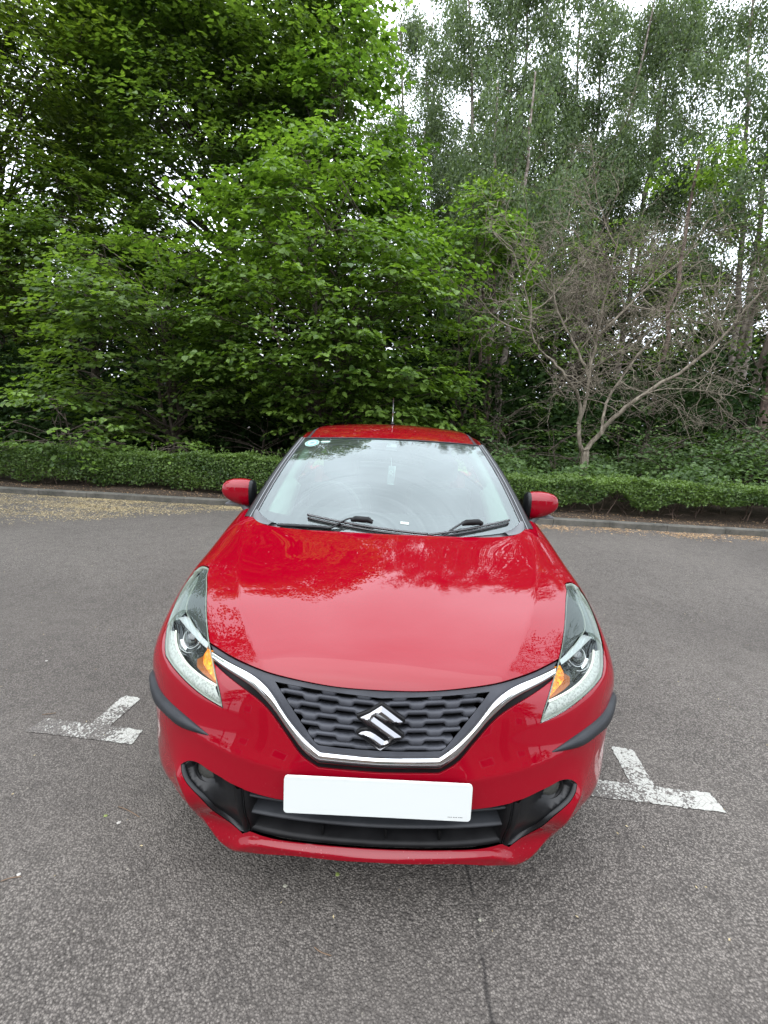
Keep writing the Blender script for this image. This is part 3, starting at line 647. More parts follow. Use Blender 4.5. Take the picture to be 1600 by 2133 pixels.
# ---- screen pillars: black outside, thin bright lips
for s in (-1, 1):
    t = np.linspace(-.01, 1.0, 30); e = WS(np.full(30, s*1.0), t); O3 = np.array([s, 0, 0.])
    out_ = lambda d, z: e+np.outer((1-.35*t), [s*d, d*.55, 0])+[0, 0, z]
    mb = MB(); mb.grid(np.array([out_(-.012, -.004), out_(.000, .006), out_(.010, .008), out_(.020, .004)]), flip=s > 0); mb.build('pillar_moulding', trim_grey, car)
    mb = MB(); mb.grid(np.array([out_(.018, .002), out_(.028, .010), out_(.050, .006), out_(.066, -.012), out_(.062, -.05)]), flip=s > 0); mb.build('pillar_cover', satin_black, car)
    mb = MB(); mb.tube(out_(.0185, .0075), .0022, 5); mb.tube(out_(-.004, .005), .0018, 5); mb.build('pillar_bright_lip', mat('lip_grey', (.22, .23, .24), .35) if s < 0 else bpy.data.materials['lip_grey'], car)
# ---- roof
def roof(a, w_):
    """a -1..1 across, w_ 0..6 back"""
    Yc = [1.795, 2.05, 2.35, 2.75, 3.15, 3.45, 3.66]; Zc = [1.418, 1.468, 1.502, 1.514, 1.500, 1.462, 1.425]
    M = basis(7); W_ = Wt(w_, 7, M); y = W_@np.array(Yc); z = W_@np.array(Zc); xm = W_@np.array([.600, .612, .618, .615, .60, .58, .56])
    q = np.abs(a); x = a*xm; fr = np.clip(1-np.asarray(w_)/2, 0, 1)
    y = y+.072*q**2.4*fr; z = z-(.020+.020*np.clip(np.asarray(w_), 0, 1))*q**2-.030*np.clip((q-.86)/.14, 0, 1)**1.5*np.clip(np.asarray(w_)*1.2, .25, 1)
    return np.stack([x, y, z], 1)
a_, w_ = np.meshgrid(np.linspace(-.885, .885, 50), np.linspace(0, 6, 50)); mb = MB(); mb.grid(roof(a_.ravel(), w_.ravel()).reshape(50, 50, 3)); mb.build('roof', paint, car)
for s in (-1, 1):
    a_, w_ = np.meshgrid(np.linspace(.925, 1.02, 8)*s, np.linspace(0, 6, 40)); mb = MB(); mb.grid(roof(a_.ravel(), w_.ravel()).reshape(40, 8, 3)-np.array([0, 0, .0]), flip=s < 0); mb.build('roof_rail', paint, car)
    a_, w_ = np.meshgrid(np.linspace(.885, .925, 4)*s, np.linspace(0, 6, 40)); P = roof(a_.ravel(), w_.ravel()).reshape(40, 4, 3); P[:, 1:3, 2] -= .003; mb = MB(); mb.grid(P, flip=s < 0); mb.build('roof_moulding', rubber, car)
# aerial
mb = MB(); b = roof(np.array([0.]), np.array([2.5]))[0]; b[2] -= .0
mb.tube([b, b+[0, .005, .012], b+[0, .012, .022]], [.016, .012, .006], 12); aer = mb.build('aerial_base', dark_plastic, car)
mb = MB(); mb.tube([b+[0, .012, .02], b+[0, .03, .09]], [.0035, .003], 8); mb.tube([b+[0, .03, .09], b+[0, .06, .21]], [.0016, .0012], 6); mb.build('aerial', mat('aerial_steel', (.35, .35, .35), .3, .8), aer)
# ---- cabin sides, doors, tail (mostly hidden from the front)
def side_x(y, z):
    k_ = np.interp(y, [1.2, 1.6, 3.2, 3.7, 3.95], [.873, .872, .872, .84, .74]); return k_-.10*np.clip((.55-z)/.4, 0, 1)**2-.055*np.clip((z-.72)/.3, 0, 1)**1.6+.008*np.exp(-((z-.66)/.05)**2)
def side_panel(name, poly, s, m=paint):
    poly = np.array(poly, float)
    q = resample(poly, .04); V, F = cdt(q, [], .045); P = np.stack([s*side_x(V[:, 0], V[:, 1]), V[:, 0], V[:, 1]], 1); Fl = [tuple(f if s > 0 else f[::-1]) for f in F]
    n = len(q); A = np.stack([s*side_x(q[:, 0], q[:, 1]), q[:, 0], q[:, 1]], 1); B = A-[s*.03, 0, 0]; k_ = len(P); Fl += [(k_+i, k_+(i+1) % n, k_+n+(i+1) % n, k_+n+i) for i in range(n)]
    me = raw_mesh(name, np.vstack([P, A, B]), Fl, True); return link(name, me, m, car)
def arc(cy, cz, r, a0, a1, n=14): return [(cy+r*math.cos(R(a0+(a1-a0)*i/(n-1))), cz+r*math.sin(R(a0+(a1-a0)*i/(n-1)))) for i in range(n)]
for s in (-1, 1):
    side_panel('sill', [(1.17, .2), (2.98, .2), (2.98, .27), (1.17, .29)], s, dark_plastic)
    side_panel('wing_lower_panel', [(1.172, .29), (1.205, .30), (1.30, .455), (1.447, .60), (1.447, .65), (1.27, .63), (1.04, .65), (1.09, .53), (1.145, .42), (1.165, .34)], s)
    side_panel('front_door', [(1.455, .60), (1.30, .45), (1.20, .295), (2.12, .275), (2.16, .99), (1.46, .97)], s)
    side_panel('rear_door', [(2.125, .275), (2.85, .272), (2.96, .5), (3.05, .66), (3.12, 1.02), (2.165, .992)], s)
    side_panel('rear_quarter', [(2.96, .27)]+arc(3.34, .30, .355, 175, 5)+[(3.9, .35), (3.93, .7), (3.86, 1.0), (3.75, 1.06), (3.13, 1.025), (3.06, .66), (2.97, .5)], s)
    mb = MB(); y = np.linspace(1.50, 3.45, 24); xb = s*(side_x(y, np.full(24, .99))-.008); zb = np.interp(y, [1.5, 3.45], [.985, 1.04]); w_ = np.interp(y, [1.5, 1.85, 2.05, 3.45], [0, 0, 1, 5.2])
    top = roof(np.full(24, s*1.0), np.clip(w_, 0, 6)); top[:, 1] = np.maximum(y, 1.5); f = np.clip((y-1.45)/.42, .02, 1); e = np.stack([xb, y, zb], 1)
    top[:, 0] = e[:, 0]*(1-f)+top[:, 0]*f; top[:, 2] = e[:, 2]*(1-f)+(top[:, 2]-.01)*f
    mb.grid(np.array([e*(1-k_)+top*k_+np.array([s*.02*math.sin(math.pi*k_), 0, 0]) for k_ in np.linspace(0, 1, 8)]), flip=s < 0); mb.build('side_window', side_glass_m, car)
    for yy in (2.14, 3.0):
        mb = MB(); i = int(np.argmin(abs(y-yy))); mb.grid(np.array([[e[i]*(1-k_)+top[i]*k_+np.array([s*(.02*math.sin(math.pi*k_)+.003), d, 0]) for k_ in np.linspace(0, 1, 8)] for d in (-.03, .03)]), flip=s > 0); mb.build('door_pillar', satin_black, car)
    for cy in (.82, 3.34):
        wl = empty('wheel', (s*.77, cy, .305)); wl.parent = car; wl.location = Vector((s*.77, cy, .305))-car.location
        th = np.linspace(0, 2*np.pi, 49); prof = [(-.09, .20), (-.095, .27), (-.075, .300), (0, .305), (.075, .300), (.092, .27), (.085, .205)]
        mb = MB(); mb.grid(np.array([np.stack([np.full(49, s*.77+s*dx), cy+r*np.cos(th), .305+r*np.sin(th)], 1) for dx, r in prof])); mb.build('tyre', mat('tyre_rubber', (.02, .02, .02), .7) if (s, cy) == (-1, .82) else bpy.data.materials['tyre_rubber'], wl)
        mb = MB(); mb.grid(np.array([np.stack([np.full(49, s*.77+s*dx), cy+r*np.cos(th), .305+r*np.sin(th)], 1) for dx, r in [(.083, .21), (.07, .195), (.02, .185)]]))
        for i in range(8):
            an = i*math.pi/4; mb.tube([[s*(.77+.055), cy+.04*math.cos(an), .305+.04*math.sin(an)], [s*(.77+.07), cy+.195*math.cos(an), .305+.195*math.sin(an)]], [.022, .014], 6)
        mb.tube([[s*.78, cy, .305], [s*.835, cy, .305]], .05, 16); mb.build('rim', silver, wl)
# tail
mb = MB(); y0 = 3.95; P = []
for z, yy, xw in ((.24, 3.86, .74), (.4, 3.95, .76), (.6, 3.97, .765), (.8, 3.93, .75), (1.0, 3.86, .72)): P.append([[xw*a_, yy-.12*abs(a_)**3, z] for a_ in np.linspace(-1, 1, 21)])
mb.grid(np.array(P)); mb.build('tailgate', paint, car)
mb = MB(); P = []
for z, yy, xw in ((1.0, 3.86, .72), (1.2, 3.78, .66), (1.42, 3.66, .56)): P.append([[xw*a_, yy-.06*abs(a_)**3, z] for a_ in np.linspace(-1, 1, 21)])
mb.grid(np.array(P)); mb.build('rear_window', side_glass_m, car)
mb = MB(); mb.box((0, 2.1, .24), (1.3, 3.2, .06)); mb.box((0, .62, .45), (1.0, .5, .3)); mb.box((0, 2.4, .34), (1.5, 2.4, .1)); mb.build('underbody', void, car)
# ---- door mirrors
def mirror(s):
    th = np.linspace(0, 2*np.pi, 33); rows = []
    c0 = np.array([s*.790, 1.435, 1.092]); c1 = np.array([s*.945, 1.415, 1.106])
    for t, ry, rz in ((0, .052, .076), (.12, .058, .079), (.35, .062, .078), (.6, .060, .072), (.8, .053, .060), (.92, .040, .044), (.98, .022, .024), (1.0, .004, .005)):
        c = c0*(1-t)+c1*t; cy = np.sign(np.cos(th))*np.abs(np.cos(th))**.72; sz = np.sign(np.sin(th))*np.abs(np.sin(th))**.80
        rows.append(np.stack([np.full(33, c[0]), c[1]+ry*cy, c[2]+rz*sz], 1)+np.outer(.02*(sz < 0)*sz*t, [0, 0, -1]))
    mb = MB(); mb.grid(np.array(rows), flip=s > 0); root = mb.build('door_mirror', paint, car)
    mb = MB(); r0 = rows[0]; r0c = r0.mean(0); mb.grid(np.array([r0+[s*.003, 0, 0], (r0-r0c)*.98+r0c-[s*.012, -.003, 0], (r0-r0c)*.84+r0c-[s*.020, -.004, 0], (r0-r0c)*.02+r0c-[s*.023, -.004, 0]])); mb.build('mirror_inner_shell', satin_black, root)
    mb = MB(); q = [[s*.775, 1.42, .965], [s*.80, 1.425, .99], [s*.83, 1.43, 1.03]]; mb.tube(q, [.030, .028, .034], 10, flat=.7); mb.box((s*.868, 1.44, 1.031), (.12, .075, .012)); mb.build('mirror_stalk', texplastic('stalk_grey', (.10, .105, .11), .45) if s < 0 else bpy.data.materials['stalk_grey'], root, bevel=.003)
for s in (-1, 1): mirror(s)
# ---- wipers
def wsp(x, t, off): 
    a = x/(.70*(1-t)+.568*t); return WS(np.array([a]), np.array([t]), off)[0]
def wiper(xa, ta, xb, tb, xc, tc_, arm, second=False):
    root = empty('wiper', tuple(wsp(xc, tc_, .03))); root.parent = car; root.location = Vector(wsp(xc, tc_, .03))-car.location
    q = np.linspace(0, 1, 20); mb = MB(); mb.tube([wsp(xa*(1-k_)+xb*k_, ta*(1-k_)+tb*k_+.0*math.sin(math.pi*k_), .020) for k_ in q], .0080, 8, flat=.8); mb.tube([wsp(xa*(1-k_)+xb*k_, ta*(1-k_)+tb*k_-.012, .008) for k_ in q], .0055, 6, flat=1.4); mb.build('wiper_blade', gloss_black, root)
    mb = MB(); mb.tube([wsp(xc-.052, tc_+.006, .024), wsp(xc-.03, tc_+.006, .034), wsp(xc+.03, tc_+.003, .036), wsp(xc+.052, tc_, .026)], [.010, .015, .016, .010], 10); mb.build('wiper_joint', dark_plastic, root)
    mb = MB(); n_ = len(arm); P = sp3(np.array([wsp(*p) for p in arm]), 30); mb.tube(P, np.interp(np.linspace(0, 1, 30), [0, .35, .6, 1], [.014, .012, .007, .007]), 8, flat=.6); mb.build('wiper_arm', satin_black, root)
def sp3(P, n):
    k_ = len(P); return Wt(np.linspace(0, k_-1, n), k_, basis(k_))@P
wiper(-.405, .090, .19, .010, -.130, .078, [(-.55, -.012, .006), (-.45, .006, .010), (-.32, .022, .012), (-.27, .028, .014), (-.22, .066, .030), (-.17, .090, .034), (-.13, .084, .032)])
wiper(.19, .004, .615, .078, .410, .066, [(-.06, -.035, .004), (.10, -.018, .010), (.22, -.006, .012), (.27, .008, .016), (.33, .052, .030), (.38, .076, .034), (.42, .070, .032)])
for x in (-.25, .285):
    mb = MB(); p = wsp(x, -.03, .012); mb.tube([p-[0, 0, .02], p, p+[0, 0, .012]], [.012, .010, .006], 8); mb.build('washer_jet', satin_black, car)
mb = MB(); p = wsp(-.065, -.005, .018)
for i in range(5): mb.box(p+rng.normal(0, .006, 3)*[1, .6, .4], (.014, .008, .006), np.array(Matrix.Rotation(i, 3, 'Z')))
lf = mb.build('fallen_petal', mat('white_petal', (.8, .8, .78), .6), None); tag(lf, 'small white petal lying on the car scuttle beside the wiper arm', 'petal')
# ---- inside the car
cab = empty('cabin', (0, 2.0, .8)); cab.parent = car; cab.location = Vector((0, 0, .8))
light_trim = mat('pale_pillar_trim', (.20, .28, .23), .6); dash_m = texplastic('dash_plastic', (.022, .022, .024), .6)
seat_m = mat('seat_fabric', (.03, .03, .033), .9)
a_ = np.linspace(-.97, .97, 40)
mb = MB(); mb.grid(np.array([WS(a_, np.full(40, .03), -.02), WS(a_, np.full(40, .06), -.035), np.stack([a_*.70, np.full(40, 1.36)+.05*np.abs(a_), np.full(40, 1.0)], 1), np.stack([a_*.70, np.full(40, 1.50), np.full(40, 1.00)+.02*(a_ < -.2)], 1), np.stack([a_*.70, np.full(40, 1.56), np.full(40, .93)], 1), np.stack([a_*.70, np.full(40, 1.56), np.full(40, .5)], 1)])); mb.build('dashboard', dash_m, cab)
for s in (-1, 1):
    mb = MB(); t = np.linspace(.10, .97, 24); o_ = WS(np.full(24, s*.955), t, -.012); i_ = WS(s*(.93-.10*(1-t)*(t < .45)-.05), t, -.03); low_ = i_+[-s*.005, .08, -.03]
    mb.grid(np.array([o_, i_, low_]), flip=s > 0); mb.build('pillar_trim', light_trim, cab)
    mb = MB(); mb.box((s*.36, 2.14, .78), (.46, .14, .60)); mb.box((s*.36, 1.9, .5), (.48, .5, .16)); mb.box((s*.36, 2.17, 1.20), (.25, .09, .16)); mb.build('seat', seat_m, cab, bevel=.04)
    mb = MB(); mb.box((s*.36, 1.91, 1.385), (.40, .13, .018), np.array(Matrix.Rotation(R(10), 3, 'X'))); mb.build('sun_visor', light_trim, cab, bevel=.006)
th = np.linspace(0, 2*np.pi, 49); mb = MB(); c = np.array([-.36, 1.60, .97]); Y2 = np.array([0, .42, .91]); mb.tube(c+.185*(np.cos(th)[:, None]*np.array([1, 0, 0])+np.sin(th)[:, None]*Y2), .016, 8, cap=False)
mb.tube([c-[.18, 0, 0], c, c+[.18, 0, 0]], .02, 8); mb.tube([c, c-.18*Y2], .02, 8); mb.tube([c-[0, .06, 0], c+[0, .03, 0]], [.09, .07], 20); mb.build('steering_wheel', dash_m, cab)
mb = MB(); mb.box((0, 1.90, 1.315), (.24, .03, .062)); mb.box((0, 1.86, 1.352), (.03, .03, .05)); mb.build('rear_view_mirror', dash_m, cab, bevel=.008)
mb = MB(); P = WS(np.array([-.045, .045, .06, -.06]), np.array([.95, .95, .895, .895]), -.006); mb.add(np.vstack([P, P-[0, -.004, .02]]), [(0, 1, 2, 3), (4, 7, 6, 5), (0, 4, 5, 1), (1, 5, 6, 2), (2, 6, 7, 3), (3, 7, 4, 0)]); mb.build('header_reflection', mat('reflection_grey', (.30, .30, .32), .5), cab, smooth=False)  # grey block standing in for the roof header's reflection in the glass
mb = MB(); mb.box((0, 3.35, .85), (1.2, .12, .6)); mb.build('rear_seat', seat_m, cab, bevel=.05)
liner = mat('door_lining', (.035, .035, .037), .8)
for s in (-1, 1):
    mb = MB(); y = np.linspace(1.20, 3.6, 16); mb.grid(np.array([np.stack([np.full(16, s*.80), y, np.full(16, .3)], 1), np.stack([np.full(16, s*.79), y, np.full(16, .9)], 1), np.stack([np.full(16, s*.775), y, np.interp(y, [1.2, 1.5, 3.6], [.93, .99, 1.03])], 1)])); mb.build('door_lining', liner, cab)
    w_ = np.linspace(0, 6, 20); top_ = roof(np.full(20, s*.98), w_)-[s*.02, 0, .02]; t2 = roof(np.full(20, s*.75), w_)-[0, 0, .025]; mb = MB(); mb.grid(np.array([top_, t2])); mb.build('roof_lining', light_trim, cab)
a_, w_ = np.meshgrid(np.linspace(-.9, .9, 12), np.linspace(.05, 6, 16)); mb = MB(); mb.grid(roof(a_.ravel(), w_.ravel()).reshape(16, 12, 3)-[0, 0, .03]); mb.build('headlining', light_trim, cab)
# hanging card
fr_ = empty('air_freshener', (0.012, 1.70, 1.20)); tag(fr_, 'pale hanging air freshener card behind the car windscreen', 'air freshener')
card_m = mat('card_pale', (.62, .72, .70), .4); Mz = np.array(Matrix.Rotation(R(3), 3, 'Y'))
fx, fy, fz = .005, 1.66, 1.205
mb = MB(); mb.box((fx, fy, fz), (.042, .003, .115), Mz); cd_ = mb.build('card', mat('card_backing', (.26, .33, .33), .4), fr_, bevel=.001)
mb = MB(); mb.box((fx+.020, fy-.003, fz), (.003, .002, .108), Mz); mb.box((fx, fy-.003, fz-.055), (.042, .002, .003), Mz)
th = np.linspace(0, 1.7*np.pi, 20); mb.tube(np.stack([fx-.004+.010*np.cos(th), np.full(20, fy-.004), fz+.018+.012*np.sin(th)], 1), .0016, 5)
mb.tube([[fx-.013, fy-.004, fz+.012], [fx, fy-.004, fz+.014], [fx+.014, fy-.004, fz+.018]], .0022, 5); mb.tube([[fx-.013, fy-.004, fz+.022], [fx-.004, fy-.004, fz+.012], [fx+.006, fy-.004, fz+.002]], .0018, 5); mb.build('card_emblem', card_m, fr_)
mb = MB(); mb.tube([[fx, fy, fz+.056], [0, 1.80, 1.30]], .0012, 5); mb.build('cord', card_m, fr_)
# stickers inside the glass, top left
teal = mat('sticker_teal', (.03, .17, .17), .5); tdark = mat('sticker_dark', (.01, .06, .07), .5); pale = mat('sticker_pale', (.28, .42, .36), .5)
def on_glass(name, poly, m, parent, off): 
    P = np.array(poly, float); n = len(P); c = P.mean(0); V = WS(np.r_[P[:, 0], c[0]], np.r_[P[:, 1], c[1]], off); mb = MB(); mb.add(V, [(i, (i+1) % n, n) for i in range(n)]); return mb.build(name, m, parent)
th = np.linspace(0, 2*np.pi, 28, endpoint=False); cs = np.array([-.868, .915])
ell = lambda ra, rt, c=cs: np.stack([c[0]+ra*np.cos(th), c[1]+rt*np.sin(th)], 1)
st = empty('windscreen_sticker', tuple(WS(np.array([-.868]), np.array([.915]))[0])); tag(st, 'round teal and white sticker in top left corner of windscreen', 'sticker')
on_glass('sticker_disc', ell(.078, .058), pale, st, .0012); on_glass('sticker_ring', ell(.066, .049), teal, st, .0018); on_glass('sticker_centre', ell(.050, .037), mat('sticker_white', (.34, .50, .48), .5), st, .0024)
for k_ in (-1, 0, 1): on_glass('sticker_stripe', [(-.868+k_*.018-.012, .897), (-.868+k_*.018-.002, .897), (-.868+k_*.018+.016, .934), (-.868+k_*.018+.004, .934)], tdark, st, .003)
for k_ in range(10):
    an = k_*2*math.pi/10+.2; on_glass('sticker_mark', ell(.007, .005, cs+[.060*math.cos(an), .044*math.sin(an)]), pale, st, .003)
st2 = on_glass('sticker_tab', [(-.775, .925), (-.685, .925), (-.67, .952), (-.775, .952)], pale, None, .0012); tag(st2, 'small pale rectangular sticker beside the round windscreen sticker', 'sticker')
st3 = on_glass('parking_slip', [(.085, .098), (.145, .092), (.146, .112), (.085, .116)], mat('slip_white', (.35, .40, .36), .6), None, .002); tag(st3, 'small white paper slip at the bottom centre of the windscreen', 'paper slip')
# ================================================================== the place
def kerb_y(x): return 6.49-.066*np.asarray(x)
# ---- asphalt
def asphalt_nodes(k, o):
    """colour and height of the tarmac; returns (colour socket, height socket)"""
    v = k.n('ShaderNodeTexVoronoi', {'Vector': o, 'Scale': 150.0, 'Randomness': 1.0}); v2 = k.n('ShaderNodeTexVoronoi', {'Vector': o, 'Scale': 190.0})
    c = k.n('ShaderNodeSeparateColor', {0: v.outputs['Color']})
    big = k.noise(o, .9, 5, .6); mid = k.noise(o, 9.0, 4); fine = k.noise(o, 420.0, 2)
    st = k.mix(k.rng(c.outputs[0], 0, 1), (.074, .066, .058), (.232, .208, .184))
    st = k.mix(k.rng(v.outputs['Distance'], .28, .68, 0, .72), st, (.026, .023, .021))
    st = k.mix(k.rng(big.outputs['Fac'], .35, .68, 0, .32), st, (.156, .139, .122))
    st = k.mix(k.rng(k.noise(o, .35, 3, .6).outputs['Fac'], .45, .60, 0, .34), st, (.055, .048, .043))
    st = k.mix(k.rng(mid.outputs['Fac'], .50, .75, 0, .35), st, (.045, .040, .036))
    # pale grit and seed flecks
    s3 = k.n('ShaderNodeTexVoronoi', {'Vector': o, 'Scale': 26.0}); cc = k.n('ShaderNodeSeparateColor', {0: s3.outputs['Color']})
    f = k.math('MULTIPLY', k.rng(s3.outputs['Distance'], .11, .07), k.rng(cc.outputs[1], .86, .88))
    st = k.mix(f, st, (.22, .20, .165))
    h = k.math('ADD', k.math('MULTIPLY', v.outputs['Distance'], -1.0), k.math('MULTIPLY', v2.outputs['Distance'], -.35))
    h = k.math('ADD', h, k.math('MULTIPLY', fine.outputs['Fac'], .3))
    return st, h
asphalt = mat('asphalt', (.1, .1, .1), .85, 0, .18); k = NB(asphalt); o = k.obj(); c_, h_ = asphalt_nodes(k, o)
# long crack running away from the camera
wv = k.noise(o, 3.0, 3); sx = k.n('ShaderNodeSeparateXYZ', {0: o})
dx = k.math('ABSOLUTE', k.math('ADD', k.math('SUBTRACT', sx.outputs['X'], .325), k.math('MULTIPLY', k.math('SUBTRACT', wv.outputs['Fac'], .5), .09)))
ck = k.math('MULTIPLY', k.rng(dx, .009, .002), k.rng(sx.outputs['Y'], .5, .2)); ck = k.math('MULTIPLY', ck, k.rng(k.noise(o, 7.0, 3).outputs['Fac'], .36, .46))
c_ = k.mix(k.math('MULTIPLY', ck, .75), c_, (.018, .017, .016))
k.l(c_, k.b.inputs['Base Color']); k.bump(h_, .85, .006)
mb = MB(); mb.add([(-60, -70, 0), (60, -70, 0), (60, float(kerb_y(60)), 0), (-60, float(kerb_y(-60)), 0)], [(0, 1, 2, 3)]); tag(mb.build('car_park_tarmac', asphalt), kind='structure')
# ---- kerb
conc = mat('kerb_concrete', (.20, .19, .17), .85); k = NB(conc); o = k.obj(); a = k.noise(o, 4, 6, .65); b = k.noise(o, 60, 3)
c1 = k.mix(k.rng(a.outputs['Fac'], .35, .65), (.036, .034, .029), (.105, .098, .085)); c1 = k.mix(k.rng(b.outputs['Fac'], .45, .7, 0, .5), c1, (.10, .10, .07)); k.l(c1, k.b.inputs['Base Color']); k.bump(b.outputs['Fac'], .5, .006)
mb = MB(); x = -30.0; i = 0
while x < 30:
    L = .91; y0, y1 = float(kerb_y(x)), float(kerb_y(x+L-.008)); dz = random.uniform(-.004, .004); hz = .105+dz
    q = [(0, -.05), (0, hz-.018), (.016, hz), (.125, hz), (.125, -.05)]
    A = [(x, y0+a_, b_) for a_, b_ in q]; B = [(x+L-.008, y1+a_, b_) for a_, b_ in q]
    mb.add(A+B, [(j, j+1, 6+j, 5+j) for j in range(4)]+[(0, 1, 2, 3, 4)[::-1], (5, 6, 7, 8, 9)]); x += L; i += 1
tag(mb.build('kerb', conc, smooth=False), kind='structure')
# ---- planted ground behind the kerb
def ground_z(x, y):
    d = np.asarray(y)-kerb_y(x); return .085+.10*np.clip((d-.9)/1.2, 0, 1)+.35*np.clip((d-2.0)/5, 0, 1)*np.clip((np.asarray(x)-.5)/2, 0, 1)+.03*np.sin(x*1.7+y*2.1)*np.clip(d, 0, 1)
soil = mat('soil', (.04, .03, .022), .95, 0, .2); k = NB(soil); o = k.obj(); a = k.noise(o, 3, 6, .7); b = k.noise(o, 45, 4, .7)
c1 = k.mix(k.rng(a.outputs['Fac'], .35, .65), (.028, .020, .015), (.065, .047, .034)); c1 = k.mix(k.rng(b.outputs['Fac'], .55, .7), c1, (.12, .095, .06)); k.l(c1, k.b.inputs['Base Color']); k.bump(b.outputs['Fac'], .9, .03)
gx = np.concatenate([[-60, -40, -25], np.linspace(-16, 16, 81), [25, 40, 60]]); gd = np.concatenate([np.linspace(.12, 8, 34), [12, 20, 40, 80]])
X, D = np.meshgrid(gx, gd); Y = kerb_y(X)+D; P = np.stack([X, Y, ground_z(X, Y)], -1); mb = MB(); mb.grid(P); tag(mb.build('planting_bed_soil', soil), kind='structure')
# ---- worn parking marks
def mark_mat():
    m = mat('worn_marking_paint', (.6, .6, .55), .7, 0, .4); k = NB(m); o = k.obj(); c0, h0 = asphalt_nodes(k, o)
    a = k.noise(o, 46.0, 5, .7); b = k.noise(o, 7.0, 3); v = k.n('ShaderNodeTexVoronoi', {'Vector': o, 'Scale': 95.0})
    w_ = k.math('ADD', k.math('MULTIPLY', a.outputs['Fac'], .55), k.math('MULTIPLY', b.outputs['Fac'], .5)); w_ = k.math('SUBTRACT', w_, k.math('MULTIPLY', v.outputs['Distance'], .28))
    attr = k.n('ShaderNodeAttribute', attribute_name='var'); w_ = k.math('ADD', w_, attr.outputs['Fac'])
    f = k.rng(w_, .405, .455)
    cr = k.n('ShaderNodeTexVoronoi', {'Vector': o, 'Scale': 30.0}, feature='DISTANCE_TO_EDGE'); f = k.math('MULTIPLY', f, k.rng(cr.outputs['Distance'], .008, .03, .35, 1))
    k.l(k.mix(f, c0, (.36, .355, .32)), k.b.inputs['Base Color']); k.bump(k.math('ADD', h0, k.math('MULTIPLY', f, .4)), .7, .005); return m
mm = mark_mat()
def tmark(cx, cy, th, bl, br, st, wd, label, wear):
    u = np.array([math.cos(th), math.sin(th)]); n = np.array([-math.sin(th), math.cos(th)])
    poly = [(-bl, -wd/2), (br, -wd/2), (br-.012, wd/2), (wd/2, wd/2), (wd/2+.004, st-.015), (wd/2-.012, st), (-wd/2+.01, st+.004), (-wd/2, st-.01), (-wd/2, wd/2), (-bl+.015, wd/2)]
    q = resample(np.array(poly), .012); jit = rng.normal(0, .0022, q.shape); q = q+jit
    V, F = cdt(q, [], .015); W3 = np.array([[cx, cy]])+V[:, :1]*u+V[:, 1:]*n
    va = wear(V); me = raw_mesh('parking_mark', np.c_[W3, np.full(len(W3), .004)], F, False, attr=va); o = link('parking_mark', me, mm); tag(o, label, 'road marking', 'painted parking bay marks'); return o
tmark(-1.372, .805, -.10, .31, .235, .285, .100, 'worn white parking bay mark on the tarmac left of the car', lambda V: .02-.07*np.clip((-V[:, 0]-.05)/.2, 0, 1)*(V[:, 1] < .05)+.12*(V[:, 1] > .2)+.05*(V[:, 0] > .15))
tmark(1.158, .585, -.10, .27, .285, .285, .100, 'crisper white parking bay mark on the tarmac right of the car', lambda V: .07-.07*np.clip((-V[:, 0])/.15, 0, 1)*(V[:, 1] < .05)+.1*(V[:, 1] > .2)+.08*(V[:, 0] > .2))
# ---- leaf shapes
def leafmat(name, dark, light, trans=.35, rough=.45, spec=.35):
    m = bpy.data.materials.new(name); m.use_nodes = True; k = NB(m); b = k.b
    at = k.n('ShaderNodeAttribute', attribute_name='var'); c = k.mix(at.outputs['Fac'], dark, light)
    k.l(c, b.inputs['Base Color']); b.inputs['Roughness'].default_value = rough; b.inputs['Specular IOR Level'].default_value = spec
    t = k.n('ShaderNodeBsdfTranslucent', {}); g = k.n('ShaderNodeMix', data_type='RGBA', blend_type='MULTIPLY'); g.inputs[0].default_value = 1; k.l(c, g.inputs[6]); g.inputs[7].default_value = (1.25, 1.35, .5, 1)
    k.l(g.outputs[2], t.inputs['Color']); ms = k.n('ShaderNodeMixShader', {0: trans, 1: b.outputs[0], 2: t.outputs[0]}); k.l(ms.outputs[0], k.o.inputs[0]); return m
def unit(a): return a/(np.linalg.norm(a, axis=-1, keepdims=True)+1e-9)
def leaf_mesh(name, P, D, Nn, L, Wd, m, parent=None, shape='broad', var=None, fold=.25):
    """one mesh of separate leaves. P base, D direction, Nn facing, L length, Wd width"""
    n = len(P); D = unit(D); Sd = unit(np.cross(D, Nn)); Up = np.cross(Sd, D)
    L = np.broadcast_to(L, (n,))[:, None]; Wd = np.broadcast_to(Wd, (n,))[:, None]
    if shape == 'broad': pr = [(0, 0, 0), (.22, .44, 1), (.62, .46, .9), (1, 0, -.6), (.62, -.46, .9), (.22, -.44, 1)]; F0 = [(0, 1, 2, 3), (0, 3, 4, 5)]
    elif shape == 'maple': pr = [(0, 0, 0), (.30, .62, .8), (.62, .40, .4), (1, 0, -.6), (.62, -.40, .4), (.30, -.62, .8)]; F0 = [(0, 1, 2, 3), (0, 3, 4, 5)]
    else: pr = [(0, 0, 0), (.42, .42, .6), (1, 0, -.3), (.42, -.42, .6)]; F0 = [(0, 1, 2, 3)]
    V = np.stack([P+D*L*a+Sd*Wd*b+Up*Wd*c*fold*.5 for a, b, c in pr], 1)
    k_ = len(pr); F = (np.arange(n)[:, None, None]*k_+np.array(F0)[None]).reshape(-1, 4)
    if var is None: var = rng.random(n)
    me = raw_mesh(name, V.reshape(-1, 3), F, False, attr=np.repeat(np.clip(var, 0, 1), k_)); return link(name, me, m, parent)
def rvec(n, z=1.0): 
    a = rng.normal(size=(n, 3)); a[:, 2] *= z; return unit(a)
